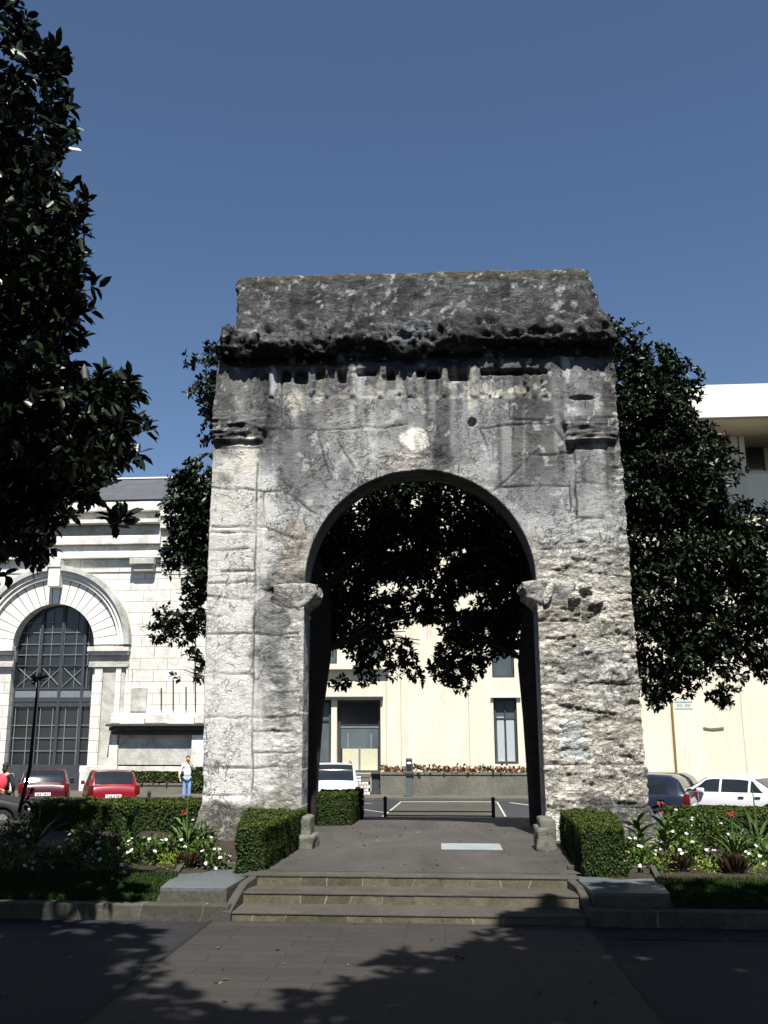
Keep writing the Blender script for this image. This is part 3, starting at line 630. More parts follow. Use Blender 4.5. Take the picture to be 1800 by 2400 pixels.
def heavy(name, x0, x1, sect, amp, fr, toner, seed, res=.035, endx=None):
    """stone course along X: closed section (list of (y,z)) resampled finely, displaced, ends closed"""
    P = [Vector(p) for p in sect]; L_ = []; n = len(P)
    for i in range(n):
        a, b = P[i], P[(i + 1) % n]; k = max(1, int((b - a).length / res)); L_ += [a.lerp(b, j / k) for j in range(k)]
    cy = sum(p.x for p in P) / n; cz = sum(p.y for p in P) / n
    nx = int((x1 - x0) / res); m = len(L_); bm = bmesh.new(); V = []; cm = {}
    for i in range(nx + 1):
        u = i / nx; x = x0 + (x1 - x0) * u; row = []; e = min(u, 1 - u) * (x1 - x0); sh = 1 - .10 * max(0, 1 - e / .16) ** 2
        for p in L_:
            nrm = Vector((p.x - cy, p.y - cz)); nrm.normalize(); y, z = cy + (p.x - cy) * sh, cz + (p.y - cz) * sh
            Q = Vector((x * fr, y * fr * 1.3 + seed, z * fr * 1.5)); h = amp * noise.fractal(Q, .9, 2.1, 6) + (endx(x, y, z) if endx else 0)
            xs_ = x + (.02 if 0 < i < nx else .05) * noise.fractal(Q * 1.7 + Vector((9, 9, 9)), 1, 2, 4) + ((z - cz) * 0)
            v = bm.verts.new((xs_, y + nrm.x * h, z + nrm.y * h)); row.append(v); cm[v] = toner(x, y, z, h)
        V.append(row)
    for i in range(nx):
        for j in range(m): bm.faces.new((V[i][j], V[i][(j + 1) % m], V[i + 1][(j + 1) % m], V[i + 1][j]))
    for row in (V[0], V[-1]):
        inner = row
        for s in range(1, 12):
            f = 1 - s / 12; nr = []
            for v in row:
                c = Vector((v.co.x, cy + (v.co.y - cy) * f, cz + (v.co.z - cz) * f)); c.x += (1 if row is V[-1] else -1) * (.03 * (1 - f * f) + .05 * noise.fractal(c * 4, 1, 2, 5)); q = bm.verts.new(c); cm[q] = toner(c.x, c.y, c.z, 0); nr.append(q)
            for j in range(m): bm.faces.new((inner[j], inner[(j + 1) % m], nr[(j + 1) % m], nr[j]))
            inner = nr
        bm.faces.new(inner)
    bmesh.ops.recalc_face_normals(bm, faces=bm.faces); bm.verts.index_update(); arr = np.ones((len(bm.verts), 4), np.float32)
    for v, c in cm.items(): arr[v.index, :3] = c
    me = bpy.data.meshes.new(name); bm.to_mesh(me); bm.free(); a = me.color_attributes.new('tone', 'FLOAT_COLOR', 'POINT'); a.data.foreach_set('color', np.clip(arr, .008, .95).ravel())
    me.polygons.foreach_set('use_smooth', np.ones(len(me.polygons), bool)); return link(name, me, M['arch'], arch, True)
# attic block
ya = AY - .10
aL, aT1 = at(551, 648, ya).x, at(600, 640, ya).z; aR, aT2 = at(1405, 640, ya).x, at(1385, 622, ya).z; aB = at(960, 742, ya).z
def t_attic(x, y, z, h):
    b = .112 + .03 * fb(x, z, 1.3, 31) + .035 * fb(x, z, 7, 32); st = nz(x * 5.2, z * .5, 1, 33)
    if st < -.18: b *= .62
    l = fb(x, z, 7.5, 34); w_ = sm(.40, .5, l) * .7; c = [b * .95, b * .99, b * .96]
    v = nz(x, z, .5, 35); 
    if fb(x * .8, z, 1.1, 36) > .22: c = [a * 1.3 for a in c]
    if z > aT1 - .16: c = [.10 + .03 * l, .09 + .03 * l, .07 + .02 * l]
    return [a + (.5 - a) * w_ for a in c]
def attic_off(x, y, z):
    # rounded upper corners and a slightly tilted top
    o = 0
    if z > aT1 - .5: o += 0
    return o
def attic():
    x0, x1 = aL, aR; zt = lambda x: aT1 + (aT2 - aT1) * (x - x0) / (x1 - x0)
    rr = .16
    sect = lambda: 0
    S_ = [(AY - .10, aB - .15), (AY - .10, aT1 - rr), (AY - .06, aT1 - .05), (AY + .02, aT1), (AY + AT - .08, aT1), (AY + AT, aT1 - .08), (AY + AT, aB - .15)]
    o = heavy('attic_block', x0 + .05, x1 - .05, S_, .028, 3.4, t_attic, 4.0)
    me = o.data
    for v in me.vertices:                      # tilt the top, batter the right end, round both top corners
        k = (v.co.z - (aB - .15)) / (aT1 - aB + .15)
        if k > .5: v.co.z += (zt(v.co.x) - aT1) * (k - .5) * 2
        dl, dr = v.co.x - x0, x1 - v.co.x
        if dr < .8: v.co.x -= .15 * max(0, k - .25) * (1 - sm(0, .8, dr))
        for dd, R0 in ((dl, .26), (dr + .10, .30)):
            top = zt(v.co.x) - v.co.z
            if dd < R0 and top < R0 * .7:
                lim = R0 * .7 - math.sqrt(max(0, 1 - ((R0 - max(dd, 0)) / R0) ** 2)) * R0 * .7
                if top < lim: v.co.z -= (lim - top) * .85
attic()
# cornice: broken heavy course
yc = AY - .22
cTz, cMz, cBz = at(960, 742, AY - .14).z, at(960, 800, yc).z, at(960, 858, AY).z
chunks = [(520, 785, 835), (785, 910, 792), (910, 1010, 838), (1010, 1135, 826), (1135, 1425, 800)]
def c_low(px):
    for a, b, c_ in chunks:
        if px < b: return c_
    return 800
def cornice_off(x, y, z):
    px, py = proj(x, y, z); lim = c_low(px + 6 * nz(x, z, 4, 44)); o = 0
    if y < AY - .08:
        o = -.12 * sm(lim - 6, lim + 14, py) + .03 * fb(x, z, 6, 45)
        if 640 < px < 925 and py < 790: o += -.05 * sm(.0, .3, fb(x, z, 3, 46) + .1)
        o += .05 * (sm(.0, .06, fb(x * .9, z * 2.2, 2.6, 47)) - .5) + .045 * (round(fb(x * 1.1, z * 2.2, 3.6, 48) * 3) / 3) + .03 * (sm(.02, .05, fb(x, z * 1.3, 7, 49)) - .5)
    return o
def t_corn(x, y, z, h):
    px, py = proj(x, y, z); b = .06 + .03 * fb(x, z, 4, 41) + .025 * fb(x, z, 11, 42); lim = c_low(px)
    b *= .45 + .55 * sm(-.12, .12, fb(x, z, 5, 52)); b += .03 * sm(800, 785, py); l = fb(x, z, 7, 43)
    if y < AY - .05 and py > lim - 4: b = .028  # shade under the broken lower edge painted in near black
    c = [b, b * 1.01, b * 1.0]
    if 560 < px < 760 and 745 < py < 800: c = [.115, .12, .12]
    if 905 < px < 1010 and 755 < py < 800: c = [.17, .18, .19]
    return [a + (.42 - a) * sm(.42, .55, l) * .6 for a in c]
SC = [(AY - .06, cTz + .02), (AY - .22, cTz - .02), (AY - .27, cMz + .16), (AY - .27, cMz + .02), (AY - .20, cMz - .08), (AY - .12, cMz - .20), (AY - .07, cBz + .10), (AY + .10, cBz + .04), (AY + AT + .1, cBz + .05), (AY + AT + .25, cMz + .1), (AY + AT, cTz + .03)]
oc = heavy('cornice', at(514, 800, yc).x + .06, at(1440, 800, yc).x - .04, SC, .055, 2.6, t_corn, 11.0, .03, cornice_off)
for v in oc.data.vertices:                 # the ends slope out from the attic above
    k = sm(cTz - .16, cTz, v.co.z); xm = (aL + aR) / 2; v.co.x += (-1 if v.co.x > xm else 1) * k * .13 * sm(2.6, 3.3, abs(v.co.x - xm)) - (.0)
    v.co.x += (1 if v.co.x > xm else -1) * .07 * sm(.3, .1, abs(v.co.z - cMz)) * sm(2.8, 3.4, abs(v.co.x - xm))
# imposts
def t_imp(x, y, z, h):
    b = .38 + .12 * fb(x, z, 3, 51) + (.15 if h > .01 else 0); 
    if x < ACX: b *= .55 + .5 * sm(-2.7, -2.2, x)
    return [b, b * .98, b * .92]
iz1, iz0 = U(700, 1368)[1], U(700, 1432)[1]
SI = [(AY - .04, iz1), (AY - .065, iz1 - .05), (AY - .055, iz1 - .16), (AY - .02, iz0 + .08), (AY + .02, iz0 - .03), (AY + AT - .02, iz0 - .03), (AY + AT + .03, iz1 - .15), (AY + AT + .04, iz1)]
def imp_shape(o, xf, s):
    for v in o.data.vertices:                  # the moulding projects into the opening and tapers below
        k = (v.co.z - iz0) / (iz1 - iz0); f = .17 * sm(.05, .55, k) + .02 * sm(.55, .6, k) - .02
        w_ = sm(.35, 0, abs(v.co.x - xf)); v.co.x += s * (f - .13) * w_
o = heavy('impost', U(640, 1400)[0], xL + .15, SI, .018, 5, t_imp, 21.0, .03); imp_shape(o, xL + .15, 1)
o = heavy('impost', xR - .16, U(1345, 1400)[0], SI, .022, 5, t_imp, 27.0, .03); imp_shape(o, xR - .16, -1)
# broken lumps of the right impost
for k, (px, py, a, b_, th) in enumerate([(1285, 1392, .07, .17, -.35), (1345, 1400, .10, .06, .1), (1372, 1376, .11, .05, .2), (1395, 1412, .12, .05, .3)]):
    p = at(px, py, AY); bm = bmesh.new(); bmesh.ops.create_icosphere(bm, subdivisions=4, radius=1)
    for v in bm.verts:
        n_ = noise.fractal(v.co * 1.6 + Vector((k * 3, 0, 0)), 1, 2, 4) * .25; q = v.co * (1 + n_); q = Vector((q.x * a, q.y * .05, q.z * b_)); q.rotate(Matrix.Rotation(-th, 3, 'Y')); v.co = q + Vector((p.x, AY - .05, p.z))
    me = bpy.data.meshes.new('stone_lump'); bm.to_mesh(me); bm.free(); arr = np.ones((len(me.vertices), 4), np.float32); arr[:, :3] = (.6, .58, .5) if k < 1 else (.5, .48, .42)
    a_ = me.color_attributes.new('tone', 'FLOAT_COLOR', 'POINT'); a_.data.foreach_set('color', arr.ravel()); me.polygons.foreach_set('use_smooth', np.ones(len(me.polygons), bool)); link('stone_lump', me, M['arch'], arch, True)
# ================================================================== HEDGES
M['hedgecore'] = stone('hedge_core', (.012, .022, .005), (.006, .01, .003), 6, .8)
def hedge(label, quad, z0, z1, dens, lsz, group=None, rough=.03, sparse=None, name='hedge'):
    """clipped hedge: plan quadrilateral (x,y)*4 front-left, front-right, back-right, back-left"""
    q = [np.array(p, float) for p in quad]
    def pl(u, v): return (q[0] * (1 - u) + q[1] * u) * (1 - v) + (q[3] * (1 - u) + q[2] * u) * v
    e = empty(name, ((q[0][0] + q[2][0]) / 2, (q[0][1] + q[2][1]) / 2, z0), label, 'hedge', group)
    mb = MB(); s = .035
    c = sum(q) / 4; qq = [tuple(c + (p - c) * (1 - s * 2 / max(np.linalg.norm(p - c), .3))) for p in q]
    mb.prism([Vector((x, y, z0 - .02)) for x, y in qq], (0, 0, z1 - z0 - .02)); mb.done('core', M['hedgecore'], e, True)
    P, D = [], []
    wx, wy, h = np.linalg.norm(q[1] - q[0]), np.linalg.norm(q[3] - q[0]), z1 - z0
    faces = [('f', wx * h), ('b', wx * h * .5), ('l', wy * h), ('r', wy * h), ('t', wx * wy * 1.15)]
    for k, ar in faces:
        n = int(ar * dens); a, b = RNG.random(n), RNG.random(n) ** (1 if k == 't' else .92)
        for i in range(n):
            if k == 't': xy = pl(a[i], b[i]); z = z1; d = (0, 0, 1)
            else:
                xy = {'f': pl(a[i], 0), 'b': pl(a[i], 1), 'l': pl(0, a[i]), 'r': pl(1, a[i])}[k]; z = z0 + b[i] * h
                dd = {'f': q[0] - q[3], 'b': q[3] - q[0], 'l': q[0] - q[1], 'r': q[1] - q[0]}[k]; dd = dd / np.linalg.norm(dd); d = (*dd, .15)
            nn = noise.noise(Vector((xy[0] * 4, xy[1] * 4, z * 4))) * rough * 1.5 - .015 + random.gauss(0, rough * .35)
            rb = .05; 
            P.append((xy[0] + d[0] * nn, xy[1] + d[1] * nn, z + d[2] * nn)); D.append(d)
    P, D = np.array(P), np.array(D); n = len(P)
    A_ = RNG.normal(size=(n, 3)); A_ -= (A_ * D).sum(1, keepdims=True) * D; co, f = leaves(P, norm(A_) + D * .45, lsz, D * 1.6, 1.25)
    v = np.clip(RNG.beta(2, 2.6, n), 0, 1); topm = (P[:, 2] > z1 - .035); v = np.clip(v + np.where(topm, .28, -.05), 0, 1); raw('foliage', co, f, M['hedge'], e, True, np.repeat(v, 2)); return e  # top leaves coloured lighter to stand in for sunlight on the hedge
G2 = 'clipped box hedges flanking the platform'
a, b, c_, d_ = atz(539, 2050, PZ), atz(628, 2040, PZ), atz(700, 1993, PZ), atz(640, 1993, PZ)
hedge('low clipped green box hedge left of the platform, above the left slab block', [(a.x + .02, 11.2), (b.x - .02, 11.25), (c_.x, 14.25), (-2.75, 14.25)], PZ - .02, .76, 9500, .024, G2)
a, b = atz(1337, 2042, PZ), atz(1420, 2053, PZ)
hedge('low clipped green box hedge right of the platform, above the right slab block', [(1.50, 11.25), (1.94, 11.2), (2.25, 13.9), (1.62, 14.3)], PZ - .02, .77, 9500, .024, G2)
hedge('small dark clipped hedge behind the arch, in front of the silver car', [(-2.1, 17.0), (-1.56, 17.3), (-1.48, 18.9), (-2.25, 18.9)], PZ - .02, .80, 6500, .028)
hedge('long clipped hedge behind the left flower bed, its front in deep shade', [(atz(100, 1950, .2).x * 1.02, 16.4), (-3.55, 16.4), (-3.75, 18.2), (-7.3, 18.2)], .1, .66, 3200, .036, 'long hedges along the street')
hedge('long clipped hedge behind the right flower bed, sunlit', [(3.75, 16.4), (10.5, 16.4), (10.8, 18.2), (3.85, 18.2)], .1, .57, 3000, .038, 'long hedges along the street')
# ================================================================== TREES
def tree(label, base, trunkpts, trunkr, lobes, dens, size, mat, group=None, name='magnolia_tree', brk=.08, shell=.5, per=7, bark=None):
    e = empty(name, base, label, 'tree', group)
    mb = MB().tube(trunkpts, trunkr, 12); mb.done('trunk', M['bark'], e, True, smooth=True)
    tp = [Vector(p) for p in trunkpts]
    def basep(c):
        best = min(tp[1:], key=lambda p: (p - c).length + (2 if p.z > c.z else 0)); return best
    mb = MB(); branches(mb, basep, lobes[::3] if len(lobes) > 60 else lobes, brk) if brk > .025 else mb.tube([trunkpts[-1], Vector(lobes[0][0]) + Vector((0, 0, .12))], [.01, .004], 5); mb.done('branches', M['bark'], e, True, smooth=True)
    crown('crown', lobes, dens, size, M[mat], e, per, shell); return e
TG = 'magnolia trees round the arch'
# near tree at upper left
YN = 8.6
lob = [L(10, 60, YN, 75), L(-60, 160, YN, 120), L(90, 190, YN, 75), L(110, 130, YN + .2, 50), L(20, 300, YN, 100), L(100, 300, YN, 75), L(130, 240, YN + .1, 45), L(-90, 400, YN + .3, 150), L(90, 420, YN + .1, 85), L(150, 370, YN, 35), L(70, 540, YN, 110), L(170, 470, YN - .1, 50),
       L(185, 540, YN, 40), L(160, 620, YN, 55), L(-80, 650, YN + .3, 170), L(110, 690, YN, 95), L(195, 660, YN - .2, 36), L(30, 790, YN + .1, 120), L(150, 770, YN, 55), L(175, 730, YN, 45), L(-90, 900, YN + .3, 170), L(90, 900, YN, 90), L(170, 880, YN + .2, 40), L(60, 1020, YN, 110), L(230, 900, YN - .1, 42),
       L(285, 915, YN - .15, 40), L(325, 905, YN - .2, 20), L(210, 970, YN, 70), L(290, 985, YN, 55), L(345, 1010, YN, 32), L(320, 1045, YN, 38), L(160, 1060, YN, 85), L(250, 1060, YN, 60), L(40, 1150, YN, 95), L(130, 1150, YN, 70), L(200, 1120, YN - .2, 52), L(285, 1125, YN - .3, 22), L(275, 1225, YN - .3, 26), L(70, 1230, YN, 60), L(-90, 1150, YN + .2, 150), L(70, 1285, YN, 22), L(10, 1240, YN, 60)]
bx = -6.6
tp = [(bx, YN + .3, .2), (bx + .05, YN + .2, 1.6), (bx + .2, YN + .2, 3), (bx + .35, YN + .1, 4.4), (bx + .5, YN, 5.8), (bx + .6, YN, 7.2), (bx + .8, YN, 8.8)]
lob += [L(290, 930, 10.2, 45), L(270, 900, 11, 40), L(335, 1010, 10, 28), L(270, 1010, 11.5, 55), L(250, 1000, 7.7, 50), L(170, 1050, 7.7, 65), L(60, 1000, 7.7, 95), L(120, 760, 12, 80), L(60, 650, 12.5, 100), L(40, 450, 11.5, 110), L(140, 690, 11, 50), L(60, 880, 7.8, 80), L(150, 920, 7.6, 50), L(150, 1000, 10.2, 110), L(250, 980, 10.6, 60), L(120, 1120, 11.4, 120), L(230, 1080, 11.8, 70), L(40, 800, 10.6, 130), L(100, 560, 10.4, 80), L(60, 380, 10.2, 90), L(130, 780, 11.2, 60), L(40, 980, 12.0, 120)]
body = [((-6.4, YN + .6, 4.2), (2.2, 2.2, 1.5)), ((-6.4, YN + .3, 6.4), (2.3, 2.2, 1.8)), ((-6.3, YN + .3, 8.6), (2.1, 2.0, 1.8)), ((-7.6, YN + 1.8, 5.5), (2.2, 2.2, 2.2)), ((-6.2, YN + 2.4, 4.6), (1.9, 1.7, 1.5))]
tree('tall near magnolia tree at upper left, dark glossy leaves overhanging the square', (bx, YN + .3, .2), tp, [.24, .2, .18, .16, .13, .1, .05], lob + body, 28, .165, 'leaf', TG, shell=.2, brk=.04)
# single sprigs at its edge
# rear magnolia on the right, its trunk behind the right pier
YR = 18.2
rt = [(1.75, 17.35, PZ - .1), (1.68, 17.4, .9), (1.62, 17.4, 2.1), (1.60, 17.5, 3.0), (1.72, 17.7, 4.2), (1.85, 17.8, 5.6), (2.0, 17.9, 7.0), (2.1, 18, 8.8)]
lobR = [L(1010, 1230, YR, 70), L(1060, 1370, YR, 55), L(1140, 1330, YR, 80), L(1090, 1470, YR, 60), L(1560, 980, YR - .3, 80), L(1620, 1120, YR - .3, 80), L(1500, 1180, YR - .3, 80), L(1600, 1350, YR - .3, 90), L(1700, 1300, YR - .3, 90), L(1480, 1400, YR - .3, 80), L(1660, 1480, YR - .2, 70), L(1560, 1540, YR - .2, 60), L(1480, 980, YR - .3, 80), L(1780, 1430, YR - .3, 60), L(1460, 1590, YR, 60), L(1010, 1180, YR, 80), L(1180, 1300, YR, 85), L(1100, 1400, YR, 72), L(1090, 1240, YR, 60), L(1205, 1420, YR, 60), L(1430, 960, YR, 90), L(1440, 1350, YR, 80), L(1520, 1450, YR, 70), L(1640, 1460, YR, 70), L(1750, 1330, YR, 60), L(1475, 800, YR, 50), L(1450, 880, YR, 90), L(1530, 850, YR, 55), L(1590, 890, YR, 55), L(1520, 960, YR, 110), L(1620, 940, YR, 45), L(1560, 1060, YR, 100), L(1650, 1040, YR, 50), L(1690, 1100, YR, 55), L(1600, 1180, YR, 100), L(1480, 1120, YR, 110), L(1700, 1190, YR + .1, 45),
        L(1500, 1260, YR, 100), L(1640, 1290, YR, 120), L(1770, 1250, YR, 75), L(1790, 1350, YR, 100), L(1700, 1400, YR, 110), L(1560, 1400, YR, 110), L(1480, 1500, YR, 90), L(1600, 1540, YR, 85), L(1540, 1610, YR, 42), L(1700, 1530, YR, 75), L(1690, 1620, YR, 35), L(1780, 1500, YR, 60), L(1530, 1640, YR, 24), L(1790, 1570, YR, 25),
        L(1150, 1160, YR, 100), L(1230, 1270, YR, 100), L(1060, 1180, YR, 110), L(1180, 1370, YR, 90), L(1090, 1300, YR + .2, 60), L(1130, 1480, YR, 75), L(1050, 1520, YR, 45), L(1080, 1590, YR, 34), L(1030, 1430, YR, 36), L(1240, 1440, YR - .3, 55), L(1040, 1560, YR, 35), L(1110, 1560, YR, 30), L(1190, 1500, YR, 40), L(1250, 1180, YR + .6, 130), L(1340, 1000, YR + .6, 130), L(1350, 1250, YR + .8, 150), L(1380, 1450, YR + .5, 110), L(1300, 860, YR + .3, 70), L(1400, 790, YR, 60)]
tree('broad magnolia tree behind the right pier of the arch, crown reaching far right', (1.75, 17.35, PZ), rt, [.30, .235, .215, .24, .2, .16, .12, .06], lobR, 56, .115, 'leaf_far', TG, shell=.3, brk=.035)
# rear magnolia on the left
lt = [(-2.38, 17.3, PZ - .1), (-2.32, 17.3, 1.2), (-2.24, 17.3, 2.2), (-2.12, 17.3, 3.2), (-2.15, 17.5, 4.4), (-2.5, 17.7, 5.6), (-2.7, 17.8, 7.0)]
lobL = [L(940, 1255, YR - .2, 62), L(985, 1320, YR - .2, 40), L(925, 1335, YR - .3, 40), L(1010, 1390, YR - .2, 26), L(955, 1320, YR + .2, 36), L(910, 1265, YR, 48), L(1000, 1440, YR + .2, 30), L(935, 1450, YR + .2, 32), L(955, 1545, YR, 24), L(1010, 1330, YR, 24), L(765, 1590, YR, 18), L(700, 1350, YR, 60), L(880, 1290, YR + .3, 62), L(930, 1380, YR + .3, 40), L(840, 1440, YR + .3, 55), L(950, 1480, YR + .2, 32), L(900, 1180, YR + .3, 70), L(820, 1370, YR + .3, 60), L(770, 1480, YR, 45), L(880, 1530, YR, 38), L(425, 1190, YR - .2, 50), L(470, 1360, YR - .2, 50), L(950, 1235, YR, 48), L(1000, 1290, YR, 38), L(905, 1325, YR, 48), L(980, 1430, YR, 26), L(820, 1240, YR, 85), L(740, 1290, YR, 65), L(900, 1220, YR, 62), L(860, 1390, YR, 45), L(780, 1540, YR - .1, 28), L(760, 1440, YR, 40), L(470, 1310, YR, 60), L(440, 1250, YR, 50), L(455, 850, YR, 32), L(480, 900, YR, 45), L(450, 900, YR, 24), L(500, 840, YR, 40), L(490, 945, YR, 22), L(505, 1080, YR, 40), L(480, 1120, YR, 60), L(430, 1150, YR, 50), L(420, 1220, YR, 55), L(470, 1240, YR, 70), L(430, 1310, YR, 55), L(480, 1370, YR, 50), L(400, 1300, YR, 24), L(440, 1400, YR, 45), L(390, 1440, YR, 30), L(370, 1478, YR, 26), L(420, 1480, YR, 36),
        L(465, 1460, YR, 34), L(450, 1540, YR, 25), L(475, 1575, YR, 24), L(430, 1570, YR, 32), L(400, 1565, YR, 14), L(550, 1000, YR + .4, 90), L(580, 1200, YR + .5, 120), L(560, 1400, YR + .5, 80), L(620, 900, YR + .4, 90), L(760, 1250, YR + .2, 100), L(860, 1170, YR, 90), L(960, 1180, YR, 70), L(790, 1400, YR, 65), L(740, 1370, YR, 70), L(900, 1290, YR, 70), L(960, 1250, YR, 55), L(830, 1330, YR, 60),
        L(880, 1460, YR, 50), L(830, 1520, YR, 36), L(800, 1595, YR, 22), L(860, 1575, YR, 28), L(790, 1480, YR, 40), L(925, 1570, YR, 22), L(975, 1585, YR, 17), L(940, 1500, YR, 34), L(970, 1340, YR, 36), L(910, 1420, YR, 30), L(985, 1500, YR, 22), L(740, 1480, YR, 20), L(1000, 1230, YR, 45)]
tree('magnolia tree behind the left pier of the arch, leaning trunk seen through the opening', (-2.42, 17.3, PZ), lt, [.24, .20, .19, .20, .18, .1, .06], lobL, 56, .115, 'leaf_far', TG, shell=.3, brk=.035)
# tall trees of the square behind the viewpoint; their shadow falls on the foreground
tree('tall tree behind the viewpoint at right whose shadow falls on the paving', (5.8, -.5, 0), [(5.8, -.5, 0), (5.8, -.4, 4), (5.6, 0, 8), (5.6, .6, 11)], [.3, .25, .18, .08],
     [((5.3, 1.6, 9.6), (2.6, 2.6, 2.0)), ((3.2, 2.6, 9.3), (2.2, 1.9, 1.6)), ((7.0, 3.3, 9.2), (2.6, 2.4, 1.8)), ((4.8, 3.6, 8.7), (2.2, 1.5, 1.4)), ((4.0, -.8, 9.2), (3, 2.6, 2)), ((1.8, 1.0, 8.9), (1.9, 1.7, 1.4)), ((9.5, 3.2, 9.4), (2.8, 2.8, 2)), ((1.5, 2.6, 9.0), (1.1, .9, .8)), ((1.2, 1.0, 9.0), (1.6, 1.5, 1.1)), ((3.6, 4.2, 9.0), (2.1, 1.2, 1.0)), ((6.6, 4.3, 9.2), (2.4, 1.3, 1.0)), ((.6, -1.2, 8.6), (1.8, 1.8, 1.4)), ((9.5, 4.2, 9.4), (2.4, 1.3, 1)), ((2.5, 4.0, 9.3), (1.0, .8, .7))], 17, .27, 'leaf', TG, shell=.2, per=6)
tree('tall tree behind the viewpoint at left whose shadow falls on the paving', (-6.5, -1.5, 0), [(-6.5, -1.5, 0), (-6.5, -1.2, 4), (-6, 0, 8), (-5.6, .6, 11)], [.3, .25, .18, .08],
     [((-5.6, 1.8, 9.6), (2.6, 2.8, 2.0)), ((-3.8, 2.9, 9.2), (1.8, 1.9, 1.5)), ((-7.6, 3.4, 9.2), (2.8, 2.6, 1.8)), ((-5.2, 3.9, 9.0), (2.0, 1.6, 1.5)), ((-3.2, .8, 9.0), (2.0, 2.0, 1.5)), ((-4.4, -1.4, 9.2), (3, 2.6, 2)), ((-10.5, 3.2, 9.4), (3, 3.2, 2)), ((-1.4, -.6, 9.2), (1.9, 1.8, 1.4)), ((-4.9, 5.0, 9.3), (1.8, 1.5, 1.2)), ((-7.6, 5.2, 9.4), (2.2, 1.6, 1.3)), ((-2.3, 2.4, 9.1), (1.0, 1.6, 1)), ((-2.0, .7, 9.0), (1.3, 1.5, 1)), ((-10.5, 5, 9.6), (2.2, 1.8, 1.3))], 17, .27, 'leaf', TG, shell=.2, per=6)
for k, (x, y) in enumerate(((-8, -7), (0.5, -8.5), (9, -7.5), (-15, -3), (16, -2.5), (-13.5, 5.5), (14, 6), (-14.5, 13.5), (15, 13.5))):  # unseen trees added to block skylight and deepen the foreground shade
    tree(['added unseen tree behind the viewpoint, far left of the row', 'added unseen tree directly behind the viewpoint', 'added unseen tree behind the viewpoint, right of the middle', 'added unseen tree beside the square, farthest left', 'added unseen tree beside the square, farthest right', 'added unseen side tree left of the viewpoint', 'added unseen side tree right of the viewpoint', 'added unseen side tree level with the left flower bed', 'added unseen side tree level with the right flower bed'][k], (x, y, 0), [(x, y, 0), (x + .1, y, 3), (x, y + .2, 6), (x, y, 9)], [.3, .24, .16, .08],
         [((x, y, 6), (3.6, 3.2, 2.6)), ((x + 1.5, y - .5, 9), (3.0, 2.8, 2.4)), ((x - 1.8, y + .3, 8.4), (2.8, 2.8, 2.4)), ((x, y, 11.5), (2.4, 2.4, 2))], 5, .42, 'leaf', TG, shell=.3, per=6)
# slender sapling at left
p0 = atz(45, 1900, .28); sx, sy = p0.x, 13.0
a, b, c_, d_ = at(45, 1905, 13), at(70, 1800, 13), at(85, 1640, 13), at(95, 1400, 12.6)
tree('slender leaning sapling with a bare stem beside the left flower bed', tuple(a), [a, b, c_, at(88, 1600, 13)], [.028, .024, .018, .008], [(tuple(at(89, 1596, 13)), .05), (tuple(at(58, 1870, 13)), .12)], 30, .09, 'leaf', None, 'sapling_tree', .02)
# ================================================================== BUILDINGS
def MBX(Y):
    """box helper: picture rectangle on the facade plane Y -> real box"""
    def bx(mb, x0, x1, y0, y1, d0, d1, bev=0):
        cx, cy_ = (x0 + x1) / 2, (y0 + y1) / 2
        a = at(x0, cy_, Y).x; b = at(x1, cy_, Y).x; zt = at(cx, y0, Y).z; zb = at(cx, y1, Y).z
        mb.box(a, b, Y - d1, Y - d0, zb, zt, bev); return mb
    return bx
M['white_ashlar'] = ashlar('white_ashlar', (.74, .715, .64), (.25, .23, .18), 1.35, .56, .011, .6, .22)
M['trimstone'] = stone('trim_stone', (.76, .735, .66), (.20, .185, .15), 1.1, .3, .6)
M['dirtystone'] = stone('dirty_stone', (.50, .49, .44), (.12, .12, .10), 1.3, .5, .8)
M['slate'] = plain('slate_roof', (.075, .08, .088), .6, .15, 2)
M['winframe'] = plain('dark_window_frame', (.045, .05, .055), .5, .2)
M['paleframe'] = plain('grey_window_bar', (.16, .18, .19), .5, .15)
def glassmat(name, c, r=.08):
    t = NT(name, r, .6); t.col(t.ramp(t.noise(.45, 4, .6, vec=t.coord((1, 1, .5))), [(.35, tuple(v * .5 for v in c)), (.65, c)])); return t.m
M['glass'] = glassmat('dark_glass', (.03, .033, .038), .12)
M['glass2'] = glassmat('grey_glass', (.10, .125, .135), .25)
YL = 47.0; Bx = MBX(YL)
bl = empty('stone_building', (at(200, 1800, YL).x, YL, GZ), 'pale neoclassical stone building with a tall round-arched window, left of the arch', 'building')
zt = at(200, 1330, YL).z; zg = GZ
xl, xr = at(-420, 1600, YL).x, at(690, 1600, YL).x
wc, wr = at(126, 1513, YL), (at(221, 1513, YL).x - at(31, 1513, YL).x) / 2; wx0, wx1 = wc.x - wr, wc.x + wr; wzs, wzb = wc.z, at(110, 1797, YL).z
def arcpts(cx, cz, r, a0, a1, n): return [(cx + r * math.cos(a0 + (a1 - a0) * i / n), cz + r * math.sin(a0 + (a1 - a0) * i / n)) for i in range(n + 1)]
mb = MB()                                   # wall with the arched opening
arc = arcpts(wc.x, wzs, wr, math.pi, 0, 28)
topz = zt + 2.2
def ring(y):
    V = {}
    return V
left = [(xl, zg), (wx0, zg), (wx0, wzs)]
face = [(xl, zg), (wx0, zg)] + [(wx0, wzs)] + arc[1:-1] + [(wx1, wzs), (wx1, zg), (xr, zg), (xr, topz), (xl, topz)]
vs = [mb.bm.verts.new((x, YL, z)) for x, z in face]; f = mb.bm.faces.new(vs); r_ = bmesh.ops.extrude_face_region(mb.bm, geom=[f])
